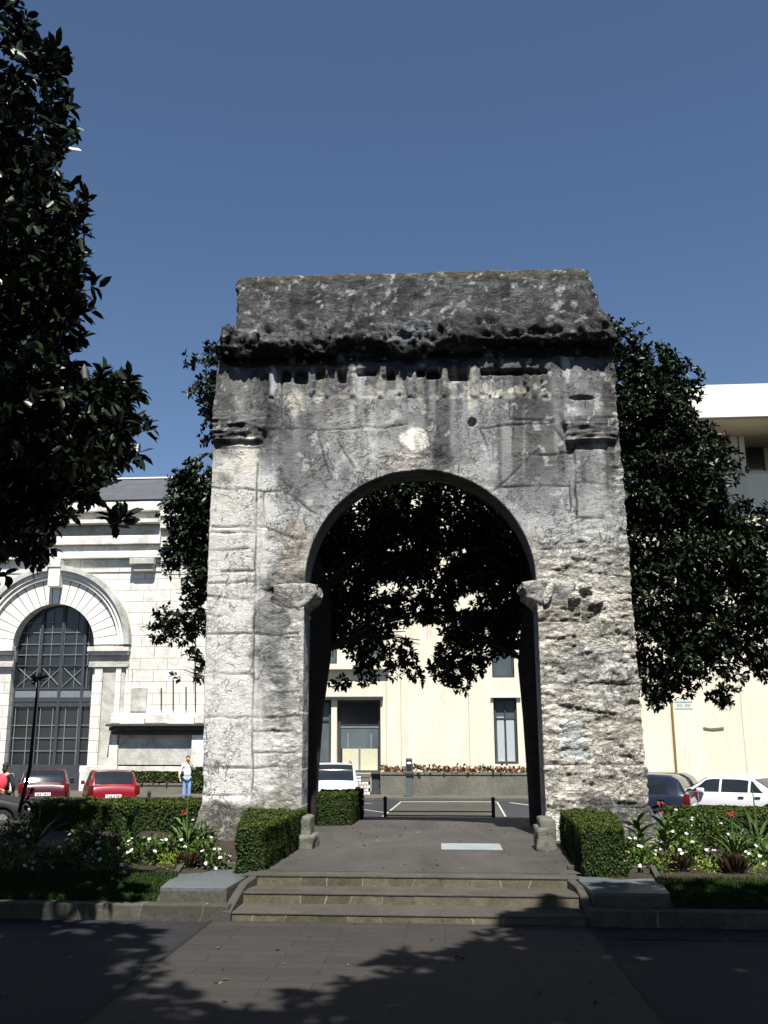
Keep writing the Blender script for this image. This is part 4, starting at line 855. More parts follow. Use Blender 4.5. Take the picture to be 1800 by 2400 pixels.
bmesh.ops.translate(mb.bm, verts=[v for v in r_['geom'] if isinstance(v, bmesh.types.BMVert)], vec=(0, .9, 0)); bmesh.ops.triangulate(mb.bm, faces=[x for x in mb.bm.faces if len(x.verts) > 4])
mb.done('wall', M['white_ashlar'], bl, True)
mb = MB().box(xl, xr, YL + .905, YL + 14, zg, topz); mb.done('rear_block', M['white_ashlar'], bl, True)
# voussoir ring and mouldings
def arcband(name, r0, r1, d0, d1, mat, a0=0, a1=math.pi, n=48):
    A = []
    for i in range(n + 1):
        t_ = a0 + (a1 - a0) * i / n; c_, s_ = math.cos(t_), math.sin(t_)
        A.append([(wc.x + r0 * c_, YL - d0, wzs + r0 * s_), (wc.x + r0 * c_, YL - d1, wzs + r0 * s_), (wc.x + r1 * c_, YL - d1, wzs + r1 * s_), (wc.x + r1 * c_, YL - d0, wzs + r1 * s_)])
    mb = MB().grid(A); return mb.done(name, mat, bl, True)
m_ = at(126, 1513, YL).x; PXM = (at(226, 1513, YL).x - m_) / 100
t = NT('voussoirs', .85, .2); cd = t.n('TexCoord'); sp = t.n('SeparateXYZ'); t.l(cd.outputs['Object'], sp.inputs[0])
bo = bl.location
# object space is world space (the mesh carries world coordinates)
ang = t.math('ARCTAN2', t.math('SUBTRACT', sp.outputs[2], wzs), t.math('SUBTRACT', sp.outputs[0], wc.x))
fr_ = t.math('FRACT', t.math('MULTIPLY', ang, 21 / math.pi)); jn = t.math('LESS_THAN', fr_, .10)
a = t.mix(jn, (.74, .715, .65), (.10, .095, .08)); a = t.mix(t.ramp(t.noise(1.2, 8, .7), [(.52, (0,) * 3), (.75, (.5,) * 3)]), a, (.35, .34, .3)); t.col(a); M['voussoir'] = t.m
arcband('voussoir_ring', wr + .005, 152 * PXM, 0, .10, M['voussoir'])
arcband('arch_moulding', 152 * PXM, 160 * PXM, 0, .26, M['trimstone']); arcband('arch_moulding', 160 * PXM + .002, 170 * PXM, 0, .36, M['trimstone']); arcband('arch_moulding', 170 * PXM + .004, 182 * PXM, 0, .50, M['dirtystone'])
mb = MB(); Bx(mb, 124, 151, 1318, 1379, 0, .62, .03); Bx(mb, 122, 153, 1316, 1334, .0, .68, .02); mb.done('keystone', M['trimstone'], bl, True)
# imposts and pilaster panels
for x0, x1 in ((-150, 37), (211, 307)):
    mb = MB(); Bx(mb, x0, x1, 1517, 1528, 0, .42, .02); Bx(mb, x0, x1 - 4, 1529, 1536, 0, .28); mb.done('impost', M['trimstone'], bl, True)
    mb = MB(); Bx(mb, x0, x1 - 3, 1537, 1556, 0, .12); Bx(mb, x0, x1 - 3, 1557, 1564, 0, .22, .01); mb.done('impost_frieze', M['dirtystone'], bl, True)
mb = MB()
for x0, x1 in ((218, 236), (268, 280), (292, 306)): Bx(mb, x0, x1, 1566, 1812, 0, .16)
mb.done('pilaster', M['white_ashlar'], bl, True)
mb = MB(); Bx(mb, 237, 267, 1566, 1800, 0, .05); Bx(mb, 281, 291, 1566, 1690, 0, .05); mb.done('pilaster_panel', M['dirtystone'], bl, True)
mb = MB(); Bx(mb, -400, 30, 1812, 1900, 0, .2); Bx(mb, 190, 480, 1795, 1812, 0, .26, .03); Bx(mb, 190, 480, 1812, 1900, 0, .34); mb.done('base', M['trimstone'], bl, True)
# entablature: stepped courses
spec = [(1316, 1345, .06, 'white_ashlar', 'frieze'), (1304, 1315, .34, 'trimstone', 'cornice'), (1285, 1304, .22, 'trimstone', 'cornice'), (1264, 1284, .42, 'trimstone', 'cornice'), (1240, 1263, .25, 'dirtystone', 'cornice'), (1230, 1239, .75, 'trimstone', 'cornice'), (1211, 1230, .35, 'dirtystone', 'cornice'), (1199, 1210, .62, 'trimstone', 'cornice'), (1186, 1196, .30, 'trimstone', 'cornice')]
for i, (y0, y1, d, mt, nm) in enumerate(spec):
    mb = MB(); Bx(mb, -500, 380, y0 + .5, y1, -.5, d + .004 * i, .02 if d > .3 else 0); Bx(mb, 380.5, 560, y0 + .6, y1, -.5, d * .5 + .003 * i); mb.done(nm, M[mt], bl, True)
mb = MB(); Bx(mb, 311, 368, 1312, 1326, 0, .55, .03); Bx(mb, 318, 364, 1326, 1341, 0, .38, .03); mb.done('bracket', M['dirtystone'], bl, True)
mb = MB(); a, b = at(-500, 1187, YL), at(560, 1187, YL); hz = at(200, 1126, YL + 3.2).z; mb.prism([Vector((a.x, YL - .1, a.z)), Vector((a.x, YL + 3.2, hz)), Vector((a.x, YL + 12, hz)), Vector((a.x, YL + 12, a.z))], (b.x - a.x, 0, 0)); mb.done('roof', M['slate'], bl, True)
mb = MB(); mb.box(a.x, b.x, YL + 3.1, YL + 3.3, hz + .005, hz + .09); mb.done('roof_flashing', M['trimstone'], bl, True)
p = at(368, 1146, YL + 2.3)
for k in range(4): MB().box(p.x - .35 + k * .2, p.x - .25 + k * .2, YL + 2.2, YL + 2.32, p.z - .05, p.z + .07).done('roof_vent', M['paleframe'], bl, True)
# the arched window: frame, bars, panes
wf = MB(); yw = YL + .55
wf.box(wx0 - .05, wx1 + .05, yw + .02, yw + .05, wzb - .2, wzs + wr + .1); gl = wf.done('window_glass', M['glass'], bl, True)
wn = MB()
mcol = [wx0 + (wx1 - wx0) * u for u in (.0, .30, .56, .84, 1.0)]
for x in mcol: wn.box(x - .07, x + .07, yw - .12, yw + .01, wzb, wzs + wr * math.sqrt(max(0, 1 - ((x - wc.x) / wr) ** 2)) - .02)
for py, h in ((1614, .10), (1640, .22), (1652, .18), (1797, .2), (1561, .06)): z = at(100, py, yw).z; wn.box(wx0, wx1, yw - .10, yw + .012, z - h / 2, z + h / 2)
wn.done('window_frame', M['winframe'], bl, True)
wp = MB(); z0, z1 = at(100, 1650, yw).z, at(100, 1622, yw).z; wp.box(wx0, wx1, yw - .06, yw + .013, z0, z1 + .1); wp.done('window_panel', M['paleframe'], bl, True)
wb = MB()
for i in range(13):
    x = wx0 + (wx1 - wx0) * (i + .5) / 13; zz = wzs + wr * math.sqrt(max(0, 1 - ((x - wc.x) / wr) ** 2)) * .93; wb.box(x - .018, x + .018, yw - .05, yw + .015, wzb, at(100, 1655, yw).z) if i % 2 == 0 else None
    wb.box(x - .015, x + .015, yw - .05, yw + .015, z1 + .2, zz) if i % 2 == 1 else None
for py in (1700, 1730, 1760, 1535, 1510, 1483, 1460): z = at(100, py, yw).z; q = (1 if z < wzs else math.sqrt(max(.02, 1 - ((z - wzs) / wr) ** 2))) * .97; wb.box(wc.x - wr * q, wc.x + wr * q, yw - .045, yw + .014, z - .02, z + .02)
za, zb_ = at(100, 1610, yw).z, at(100, 1565, yw).z
for i in range(3): wb.cyl((mcol[i + 1] - (mcol[i + 1] - mcol[i]) * .9, yw - .04, za), (mcol[i + 1], yw - .04, zb_), .025); wb.cyl((mcol[i + 1] - (mcol[i + 1] - mcol[i]) * .9, yw - .03, zb_), (mcol[i + 1], yw - .03, za), .025)
wb.done('window_bars', M['paleframe'], bl, True)
mb = MB().box(wx0 - .1, wx1 + .1, yw - .2, yw + .1, GZ, wzb - .02); mb.done('window_base', M['winframe'], bl, True)
# wall plinth and hooded niche at its right end
mb = MB(); Bx(mb, 262, 600, 1697, 1703, 0, .95, .03); Bx(mb, 268, 600, 1704, 1712, 0, .80); Bx(mb, 272, 600, 1713, 1722, 0, .62); mb.done('ledge', M['edge'], bl, True)
mb = MB(); Bx(mb, 283, 454, 1722.5, 1792, 0, .30); mb.done('niche_panel', M['dirtystone'], bl, True)
for a_ in ((262, 282, 1746, 1812, 0, .50), (455, 600, 1722.5, 1812, 0, .55)):
    mb = MB(); Bx(mb, *a_); mb.done('niche_pier', M['trimstone'], bl, True)
mb = MB(); Bx(mb, 265, 600, 1672, 1696.5, 0, .40, .05); Bx(mb, 290, 346, 1684, 1696.5, .401, .60); Bx(mb, 400, 462, 1682, 1696.5, .401, .60); mb.done('plinth', M['trimstone'], bl, True)
mb = MB(); Bx(mb, 306, 345, 1612, 1667, 0, .14, .02); mb.done('stained_panel', M['dirtystone'], bl, True)
mb = MB()
for x, y0, y1 in ((458, 1455, 1668), (406, 1592, 1665), (436, 1610, 1665), (378, 1612, 1665)): q = at(x, y0, YL - .1); r_ = at(x, y1, YL - .1); mb.cyl(tuple(q), tuple(r_), .035)
mb.done('pipe', M['edge'], bl, True)
# modern building
YM = 47.5; Bm = MBX(YM)
bmn = empty('modern_building', (at(1100, 1800, YM).x, YM, GZ), 'cream rendered modern building behind the arch with dark tall windows and overhanging roof', 'building')
t = NT('cream_render', .8, .2); a = t.ramp(t.noise(.25, 6, .6), [(.3, (.64, .59, .46)), (.7, (.69, .65, .525))]); a = t.mix(1.0, a, t.ramp(t.noise(3, 6, .6, vec=t.coord((1, 1, .15))), [(.3, (.86,) * 3), (.6, (1.0,) * 3)]), 'MULTIPLY'); a = t.mix(1.0, a, t.ramp(t.noise(1.1, 9, .75, vec=t.coord((1.6, 1, .25)), dist=.4), [(.28, (.72, .70, .66)), (.42, (1.0,) * 3)]), 'MULTIPLY'); t.col(a); t.bump(t.noise(30, 3), .08, .01); M['render'] = t.m
t = NT('white_fascia', .75, .2); t.col(t.ramp(t.noise(.3, 6, .6), [(.3, (.68, .655, .59)), (.7, (.74, .72, .67))])); M['fascia'] = t.m
M['soffit'] = plain('beige_soffit', (.50, .43, .30), .8, .08, 1)
X0 = at(705, 1700, YM).x; X1 = at(2500, 1700, YM).x; zr = at(1740, 900, YM - 2.6).z
zpar = at(1760, 1109, YM).z
# main wall in pieces round the openings (door bay, side window, upper windows)
ops = [(727, 776, 1640, 1792), (789, 892, 1640, 1812), (1158, 1213, 1636, 1791), (1152, 1204, 1470, 1588), (863, 892, 1490, 1557), (738, 790, 1490, 1557)]
ol = sorted([(at(a, (c_ + d_) / 2, YM).x, at(b, (c_ + d_) / 2, YM).x, at((a + b) / 2, d_, YM).z, at((a + b) / 2, c_, YM).z) for a, b, c_, d_ in ops])
xs_ = sorted({X0, X1, *[o_[0] for o_ in ol], *[o_[1] for o_ in ol]}); mb = MB()
for a, b in zip(xs_, xs_[1:]):
    holes = sorted([(o_[2], o_[3]) for o_ in ol if o_[0] <= a + 1e-4 and o_[1] >= b - 1e-4]); z = GZ
    for h0, h1 in holes + [(zpar, zpar)]:
        if h0 > z: mb.box(a, b, YM, YM + .5, z, h0)
        z = max(z, h1)
bmesh.ops.remove_doubles(mb.bm, verts=mb.bm.verts, dist=.0005); dead = [f for f in mb.bm.faces if abs(f.normal.x) > .9 and False]; mb.done('wall', M['render'], bmn, True)
mb = MB().box(X0, X1, YM + .51, YM + 16, GZ, zpar - .3); mb.done('inner_block', M['winframe'], bmn, True)
zsof = at(1740, 976, YM - 2.6).z
mb = MB().box(at(1400, 1000, YM).x, X1, YM - 2.6, YM + 16, zsof, zr); mb.done('fascia', M['fascia'], bmn, True)
mb = MB().box(at(1400, 1000, YM).x, X1, YM - 2.45, YM + 15, zsof - .12, zsof - .002); mb.done('soffit', M['soffit'], bmn, True)
yb = YM + 2.2; mb = MB().box(at(1400, 1000, YM).x, X1, yb, yb + .3, zpar - .4, zsof - .13); mb.done('recessed_wall', M['soffit'], bmn, True)
mb = MB().box(X0, X1, YM - .02, YM + .35, zpar - .02, zpar + .10); mb.done('parapet_coping', M['soffit'], bmn, True)
for pxa, pxb in ((1718, 1734), (1738, 1750)):
    a, b = at(pxa, 1080, YM), at(pxb, 1080, YM); mb = MB().box(a.x, b.x, YM + .1, YM + .9, zpar - .1, zsof - .13); mb.done('roof_pier', M['render'], bmn, True)
a, b = at(1748, 1020, yb - .05), at(1790, 1098, yb - .05); mb = MB().box(a.x, b.x, yb - .04, yb - .01, b.z, a.z); w_ = mb.done('window', M['glass'], bmn, True)
mb = MB().box(a.x - .08, a.x, yb - .1, yb - .005, b.z - .1, a.z + .08).box(b.x, b.x + .08, yb - .1, yb - .005, b.z - .1, a.z + .08).box(a.x, b.x, yb - .1, yb - .006, a.z, a.z + .08); f_ = mb.done('frame', M['winframe'], w_, False)
# vertical joints in the render
mb = MB()
M['seam'] = plain('render_joint', (.42, .38, .28), .9, .1)
for x, y0, y1 in ((941, 1620, 1805), (1102, 1620, 1803), (906, 1660, 1800), (1755, 1590, 1860), (1850, 1500, 1860)):
    a, b = at(x, y1, YM), at(x, y0, YM); MB().box(a.x - .02, a.x + .02, YM - .006, YM - .001, a.z, max(b.z, a.z + 5)).done('render_joint', M['seam'], bmn, True)
# door bay
def window(px0, px1, py0, py1, bars_v=(), bars_h=(), dep=.25, gm='glass2', name='window', fw=.07, parent=None):
    a, b = at(px0, (py0 + py1) / 2, YM).x, at(px1, (py0 + py1) / 2, YM).x; z1, z0 = at((px0 + px1) / 2, py0, YM).z, at((px0 + px1) / 2, py1, YM).z
    w_ = MB().box(a, b, YM + dep + .03, YM + dep + .05, z0, z1).done(name, M[gm], parent or bmn, True)
    m_ = MB().box(a, a + fw, YM + dep - .05, YM + dep + .028, z0, z1).box(b - fw, b, YM + dep - .05, YM + dep + .028, z0, z1).box(a + fw, b - fw, YM + dep - .05, YM + dep + .027, z1 - fw, z1).box(a + fw, b - fw, YM + dep - .05, YM + dep + .027, z0, z0 + fw)
    for u in bars_v: x = a + (b - a) * u; m_.box(x - .03, x + .03, YM + dep - .045, YM + dep + .026, z0 + fw, z1 - fw)
    for u in bars_h: z = z1 + (z0 - z1) * u; m_.box(a + fw, b - fw, YM + dep - .04, YM + dep + .025, z - .035, z + .035)
    m_.done('frame', M['winframe'], w_, False).location = (0, 0, 0)
    return w_, (a, b, z0, z1)
window(731, 773, 1645, 1790, (), (.3,))
M['curtain'] = plain('pale_curtain', (.36, .40, .41), .8, .1)
d_, (a, b, z0, z1) = window(791, 891, 1641, 1811, (), (), .45, 'glass', 'glass_door', .1)
mb = MB()
zt_ = at(840, 1755, YM).z
mb.box(a + .2, (a + b) / 2 - .05, YM + .42, YM + .47, z0 + .1, zt_).box((a + b) / 2 + .05, b - .15, YM + .42, YM + .47, z0 + .1, zt_); M['beigepanel'] = plain('beige_door_panel', (.50, .48, .34), .6, .08); mb.done('door_panel', M['beigepanel'], d_, False)
zt2 = at(840, 1704, YM).z; mb = MB().box(a + .1, b - .1, YM + .43, YM + .475, zt2 - .04, zt2 + .04).box(a + .42, a + .5, YM + .43, YM + .475, zt_ + .01, zt2 - .3).box(b - .5, b - .42, YM + .43, YM + .475, zt_ + .01, zt2 - .3)
mb.box((a + b) / 2 - .05, (a + b) / 2 + .05, YM + .43, YM + .476, z0 + .1, zt_ + .1); mb.done('door_bars', M['paleframe'], d_, False)
mb = MB().box(a + .12, b - .12, YM + .455, YM + .478, zt_, zt2); mb.done('door_pane', M['glass2'], d_, False)
w1, (a, b, z0, z1) = window(1160, 1212, 1639, 1790, (.5,), (.3,)); MB().box(a + .12, a + .45, YM + .24, YM + .27, z0 + .1, z1 - .8).box(b - .5, b - .12, YM + .24, YM + .27, z0 + .1, z1 - .9).done('curtain', M['curtain'], w1, False)
window(1153, 1203, 1473, 1586, (), (.5,)); window(864, 891, 1493, 1555, (), ()); window(740, 789, 1493, 1555, (.5,), ())
mb = MB(); Bm(mb, 722, 898, 1633, 1638, 0, .25, .01); mb.done('door_canopy', M['winframe'], bmn, True)
mb = MB(); Bm(mb, 728, 912, 1557, 1570, 0, .35, .02); mb.done('string_course', M['render'], bmn, True)
mb = MB(); Bm(mb, 1150, 1220, 1632, 1635, 0, .15); mb.done('window_lintel', M['fascia'], bmn, True)
mb = MB(); Bm(mb, 716, 786, 1793, 1806, 0, .3); mb.done('window_sill', M['fascia'], bmn, True)
# ornament line on the wall (illegible relief)
mb = MB(); M['bronze'] = plain('bronze_relief', (.22, .19, .12), .5, .2)
for k in range(26):
    u = k / 25; px = 1649 + 46 * u; py = 1706.5 + 2.6 * math.sin(u * math.pi) + random.uniform(-.5, .5); p = at(px, py, YM); mb.box(p.x - .025, p.x + .022, YM - .04, YM + .001, p.z - .05, p.z + random.uniform(.03, .07))
mb.done('relief_lettering', M['bronze'], bmn, True)
# low walls in front
M['concrete'] = stone('planter_concrete', (.15, .145, .115), (.09, .085, .07), .9, .3, .7)
def planter(label, px0, px1, ptop, Y, plants=None, name='planter_wall', mat='concrete', d=1.6):
    a, b = at(px0, ptop, Y), at(px1, ptop, Y); e = empty(name, ((a.x + b.x) / 2, Y + d / 2, GZ + .11), label, 'planter')
    MB().box(a.x, b.x, Y, Y + d, GZ + .05, a.z - .09).done('wall', M[mat], e, True); MB().box(a.x - .03, b.x + .03, Y - .04, Y + d + .03, a.z - .088, a.z, .015).done('coping', M[mat], e, True)
    if plants:
        n = int((b.x - a.x) * plants[1]); P = np.stack([RNG.uniform(a.x, b.x, n), RNG.uniform(Y - .1, Y + d * .6, n), np.full(n, a.z) + np.abs(RNG.normal(0, 1, n)) * plants[2] + .02], 1)
        den = np.array([noise.noise(Vector((x * 1.3, 3, 1))) for x in P[:, 0]]); P[:, 2] += np.maximum(den, 0) * plants[2] * 2; P[:, 1] -= np.maximum(den - .3, 0) * .6
        co, f = leaves(P, RNG.normal(size=(n, 3)) + [0, 0, .5], .16, None, 1.3); raw('plants', co, f, M[plants[0]], e, True, np.repeat(RNG.random(n), 2))
    return e
M['autumn'] = leafmat('reddish_leaf', (.03, .04, .015), (.11, .05, .025), (.26, .11, .045), .6, .2)
planter('concrete planter wall with reddish plants before the cream building', 892, 1500, 1811, 44.6, ('autumn', 150, .10))
planter('low concrete wall with dark green planting before the neoclassical building', 286, 462, 1836, 45.3, ('brownleaf', 60, .06), d=1.2)
a, b = at(290, 1810, 46.0), at(432, 1810, 46.0)
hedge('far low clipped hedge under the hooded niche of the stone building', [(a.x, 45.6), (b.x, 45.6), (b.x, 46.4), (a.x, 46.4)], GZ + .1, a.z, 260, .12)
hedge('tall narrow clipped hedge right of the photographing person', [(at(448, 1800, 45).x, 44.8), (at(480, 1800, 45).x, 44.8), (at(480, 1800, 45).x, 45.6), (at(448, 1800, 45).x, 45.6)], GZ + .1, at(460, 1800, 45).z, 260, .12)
Bw = MBX(44.8); e = empty('entrance_wall', (at(840, 1850, 44.8).x, 44.8, GZ + .1), 'low white pierced brick wall beside the glass door', 'low wall')
mb = MB(); Bw(mb, 806, 869, 1813, 1822, -.25, .02, .01); Bw(mb, 810, 868, 1822, 1832, -.2, 0); mb.done('coping', M['concrete'], e, True)
mb = MB(); Bw(mb, 810, 868, 1832, 1864, -.2, -.06); mb.done('backing', M['winframe'], e, True); mb = MB()
for r_ in range(4):
    for k in range(7): x = 810 + 58 * (k + (.5 if r_ % 2 else 0)) / 7.5; Bw(mb, x, x + 6.6, 1832.5 + r_ * 7.9, 1839 + r_ * 7.9, -.059, 0)
mb.done('white_bricks', M['trimstone'], e, True)
e = empty('dark_niche', (at(880, 1850, 45).x, 45, GZ + .1), 'dark recess between the pierced wall and the planter', 'recess'); mb = MB(); Bw(mb, 869.5, 891, 1814, 1862, -.3, -.15); mb.done('panel', M['winframe'], e, True); mb = MB(); Bw(mb, 869.5, 891, 1811, 1814, -.5, 0); mb.done('lintel', M['edge'], e, True)
# ================================================================== CARS
M['carglass'] = glassmat('car_glass', (.025, .03, .035), .06)
M['tyre'] = plain('tyre_rubber', (.02, .02, .021), .8, .1); M['rim'] = plain('wheel_rim', (.35, .36, .37), .35, .1, metallic=.6)
M['taillight'] = plain('tail_light', (.11, .008, .007), .2, .2); M['plateW'] = plain('number_plate', (.75, .75, .70), .5, .05); M['blacktrim'] = plain('black_trim', (.018, .018, .02), .55, .1)
M['ink'] = plain('plate_ink', (.03, .03, .035), .6, .05); M['headlight'] = plain('head_light', (.55, .57, .6), .15, .1); M['chrome'] = plain('chrome', (.6, .6, .6), .15, .05, metallic=1)
def lerp_t(T, x):
    if x <= T[0][0]: return T[0][1:]
    for a, b in zip(T, T[1:]):
        if x <= b[0]:
            t = (x - a[0]) / max(b[0] - a[0], 1e-6); return tuple(p + (q - p) * t for p, q in zip(a[1:], b[1:]))
    return T[-1][1:]
def car(name, label, loc, rz_, paint, T, Lc, Wc, wheels, glass_side, rearglass, windscreen, wr=.31, rear='hatch', dark_low=False, rails=False, plate='W', cat='car', lights='tall'):
    """T: stations (x from the rear, belt z, top z, top half-width factor, bottom z); x runs to the front; y is sideways"""
    e = empty(name, loc, label, cat, 'cars parked in the street behind the arch', rz_)
    def sec(x):
        belt, top, wt, zb = lerp_t(T, x)
        plan = 1 - .09 * max(0, 1 - x / .55) ** 2.2 - .16 * max(0, 1 - (Lc - x) / .8) ** 2
        W = Wc / 2 * plan
        for wx in wheels:
            d = abs(x - wx)
            if d < wr + .06: zb = max(zb, math.sqrt((wr + .06) ** 2 - d * d) + wr * .97)
        zm = max(.5, zb + .02)
        pts = [(0, zb), (W * .80, zb), (W * .97, zb + .005), (W * .995, zm), (W, max(zm + .01, belt - .22)), (W * .975, max(zm + .02, belt - .03)), (W * .955, max(zm + .025, belt))]
        if top > belt + .06: pts += [(W * (.955 + (wt - .955) * .5), belt + (top - belt) * .5), (W * wt, top - .055), (W * (wt - .09), top - .012), (W * .35, top), (0, top + .006)]
        else: pts += [(W * .93, belt + .012), (W * .86, max(belt + .02, top - .01)), (W * .7, max(belt + .022, top)), (W * .35, max(belt + .024, top + .008)), (0, max(belt + .025, top + .01))]
        return pts
    xs_ = sorted({0, Lc, *[t[0] for t in T], *[Lc * i / 60 for i in range(61)]}); rows = []
    for x in xs_:
        p = sec(x); rows.append([(x - Lc / 2, -y, z) for y, z in p[::-1][:-1]][::-1][::-1] and [(x - Lc / 2, -y, z) for y, z in p[::-1]][:-1] + [(x - Lc / 2, y, z) for y, z in p])
    mb = MB().grid(rows); mb.bm.verts.ensure_lookup_table(); n = len(rows[0])
    mb.bm.faces.new(mb.bm.verts[:n]); mb.bm.faces.new(mb.bm.verts[-n:][::-1]); bmesh.ops.triangulate(mb.bm, faces=[f for f in mb.bm.faces if len(f.verts) > 4])
    mb.done('body', paint, e, smooth=True)
    under = MB().box(-Lc / 2 + .3, Lc / 2 - .3, -Wc / 2 + .25, Wc / 2 - .25, .2, .52); under.done('underbody', M['blacktrim'], e)
    def side(u, v, s, off=.006):           # u station x, v 0 at the belt, 1 at the roof edge
        p = sec(u); a, m_, b = Vector(p[6]), Vector(p[7]), Vector(p[8]); q = a.lerp(m_, v * 2) if v < .5 else m_.lerp(b, v * 2 - 1); return (u - Lc / 2, s * (q.x + off), q.y + off * .3)
    for poly in glass_side:                # poly: (x bottom rear, x bottom front, x top rear, x top front)
        for s in (-1, 1):
            A = []
            for j in range(5):
                v = .06 + .86 * j / 4; a = poly[0] + (poly[2] - poly[0]) * v; b = poly[1] + (poly[3] - poly[1]) * v; A.append([side(a + (b - a) * i / 6, v, s) for i in range(7)])
            MB().grid(A).done('side_window', M['carglass'], e, smooth=True)
    def cross(xa, xb, w0, w1, nm, off):
        A = []
        for i in range(7):
            x = xa + (xb - xa) * i / 6; p = sec(x); t_ = i / 6; hw = (p[8][0]) * (w0 + (w1 - w0) * t_); zt_ = p[10][1]
            nx = (-1 if nm == 'rear_window' else 1) * off; A.append([(x - Lc / 2 + nx, hw * k / 4, zt_ + .006 - .02 * (abs(k) / 4) ** 2) for k in range(-4, 5)])
        MB().grid(A).done(nm, M['carglass'], e, smooth=True)
    cross(*rearglass, 'rear_window', .018); cross(*windscreen, 'windscreen', .018)
    for wx in wheels:
        for s in (-1, 1):
            w_ = bpy.data.objects.new('wheel', None); C.objects.link(w_); w_.parent = e; w_.location = (wx - Lc / 2, s * (Wc / 2 - .12), wr); w_.empty_display_size = .1
            mb = MB().cyl((0, -.10, 0), (0, .10, 0), wr, seg=28); bmesh.ops.bevel(mb.bm, geom=[ed for ed in mb.bm.edges if ed.calc_face_angle(0) > 1], offset=.03, segments=2, affect='EDGES'); mb.done('tyre', M['tyre'], w_, smooth=True)
            mb = MB().cyl((0, s * .085, 0), (0, s * .108, 0), wr * .64, seg=24)
            for k in range(5): a_ = k * 2 * math.pi / 5; mb.cyl((0, s * .108, 0), (math.cos(a_) * wr * .6, s * .112, math.sin(a_) * wr * .6), .03, .02, 6)
            mb.done('rim', M['rim'], w_, smooth=True)
    belt0 = lerp_t(T, .12)[0]; Wr = Wc / 2 * .91
    mb = MB().box(-Lc / 2 - .07, -Lc / 2 + .25, -Wr, Wr, .34, .54, .05); mb.done('rear_bumper', M['blacktrim'] if dark_low else paint, e, smooth=True)
    mb = MB().box(Lc / 2 - .3, Lc / 2 + .04, -Wc / 2 * .82, Wc / 2 * .82, .3, .52, .05); mb.done('front_bumper', M['blacktrim'] if dark_low else paint, e, smooth=True)
    for s in (-1, 1):
        if lights == 'tall': mb = MB().box(-Lc / 2 - .012, -Lc / 2 + .16, s * Wr - .10, s * Wr + .06, .66, .98, .03)
        else: mb = MB().box(-Lc / 2 - .016, -Lc / 2 + .24, s * (Wr - .15) - .19, s * (Wr - .12) + .19, .70, .86, .03)
        mb.done('tail_light', M['taillight'], e, smooth=True)
        MB().box(Lc / 2 - .24, Lc / 2 - .02, s * Wc * .34 - .16, s * Wc * .34 + .12, .58, .72, .03).done('headlight', M['headlight'], e, smooth=True)
        mx = windscreen[0] + (windscreen[1] - windscreen[0]) * .45 if windscreen[0] < windscreen[1] else windscreen[1] + .1
        MB().box(mx - .06 - Lc / 2 - .05, mx - Lc / 2 + .10, s * (Wc / 2 + .01) - .02, s * (Wc / 2 + .12), lerp_t(T, mx)[0] + .01, lerp_t(T, mx)[0] + .14, .03).done('wing_mirror', paint if not dark_low else M['blacktrim'], e, smooth=True)
    for poly in glass_side[:2]:
        for s in (-1, 1):
            x = poly[0] + .12; zz = sec(x)[5][1] - .08; MB().box(x - Lc / 2, x + .17 - Lc / 2, s * (Wc / 2 - .01) - .02, s * (Wc / 2 - .01) + .028, zz - .02, zz + .02, .008).done('door_handle', M['blacktrim'], e)
    for s in (-1, 1): MB().box(-Lc / 2 + .75, Lc / 2 - .8, s * Wc / 2 - .02, s * Wc / 2 + .012, .50, .565, .006).done('side_moulding', M['blacktrim'], e)
    pz = .62 if rear != 'sedan' else .44
    pl_ = MB().box(-Lc / 2 - .085 if pz < .5 else -Lc / 2 - .03, -Lc / 2 + .05, -.26, .26, pz - .055, pz + .055, .004).done('number_plate', M['plateW'] if plate == 'W' else M['blacktrim'], e)
    mb = MB(); xx = (-Lc / 2 - .085 if pz < .5 else -Lc / 2 - .03)
    for k in range(8):
        if k in (4,): continue
        mb.box(xx - .003, xx + .001, -.22 + k * .056, -.22 + k * .056 + random.uniform(.02, .036), pz - .033, pz + .033)
    mb.done('plate_lettering', M['ink'] if plate == 'W' else M['plateW'], pl_)
    if rails:
        for s in (-1, 1): MB().tube([(-Lc / 2 + .5, s * Wc * .35, 1.0 * T[4][2] - .01), (-Lc / 2 + .6, s * Wc * .36, T[4][2] + .05), (.3, s * Wc * .36, T[4][2] + .06), (.5, s * Wc * .35, T[4][2] - .01)], .022, 6).done('roof_rail', M['chrome'], e)
    return e
HB = lambda h, L_: [(0, .66, .66, .9, .32), (.05, .88, .90, .9, .28), (.12, .93, .99, .86, .24), (.30, .94, h - .14, .84, .2), (.52, .94, h - .02, .82, .2), (1.0, .93, h, .80, .2), (L_ * .55, .92, h, .80, .2), (L_ * .60, .915, h - .03, .80, .2), (L_ * .74, .91, .96, .9, .2), (L_ * .76, .90, .93, .9, .2), (L_ - .35, .76, .80, .9, .2), (L_ - .06, .62, .64, .9, .24), (L_, .50, .5, .9, .3)]
P_red, P_dred, P_white, P_navy, P_black, P_silver = carpaint('red_paint', (.20, .004, .014)), carpaint('dark_red_paint', (.06, .004, .012)), carpaint('white_paint', (.80, .81, .82)), carpaint('navy_paint', (.012, .018, .035)), carpaint('black_paint', (.010, .010, .014)), carpaint('silver_white_paint', (.62, .66, .72))
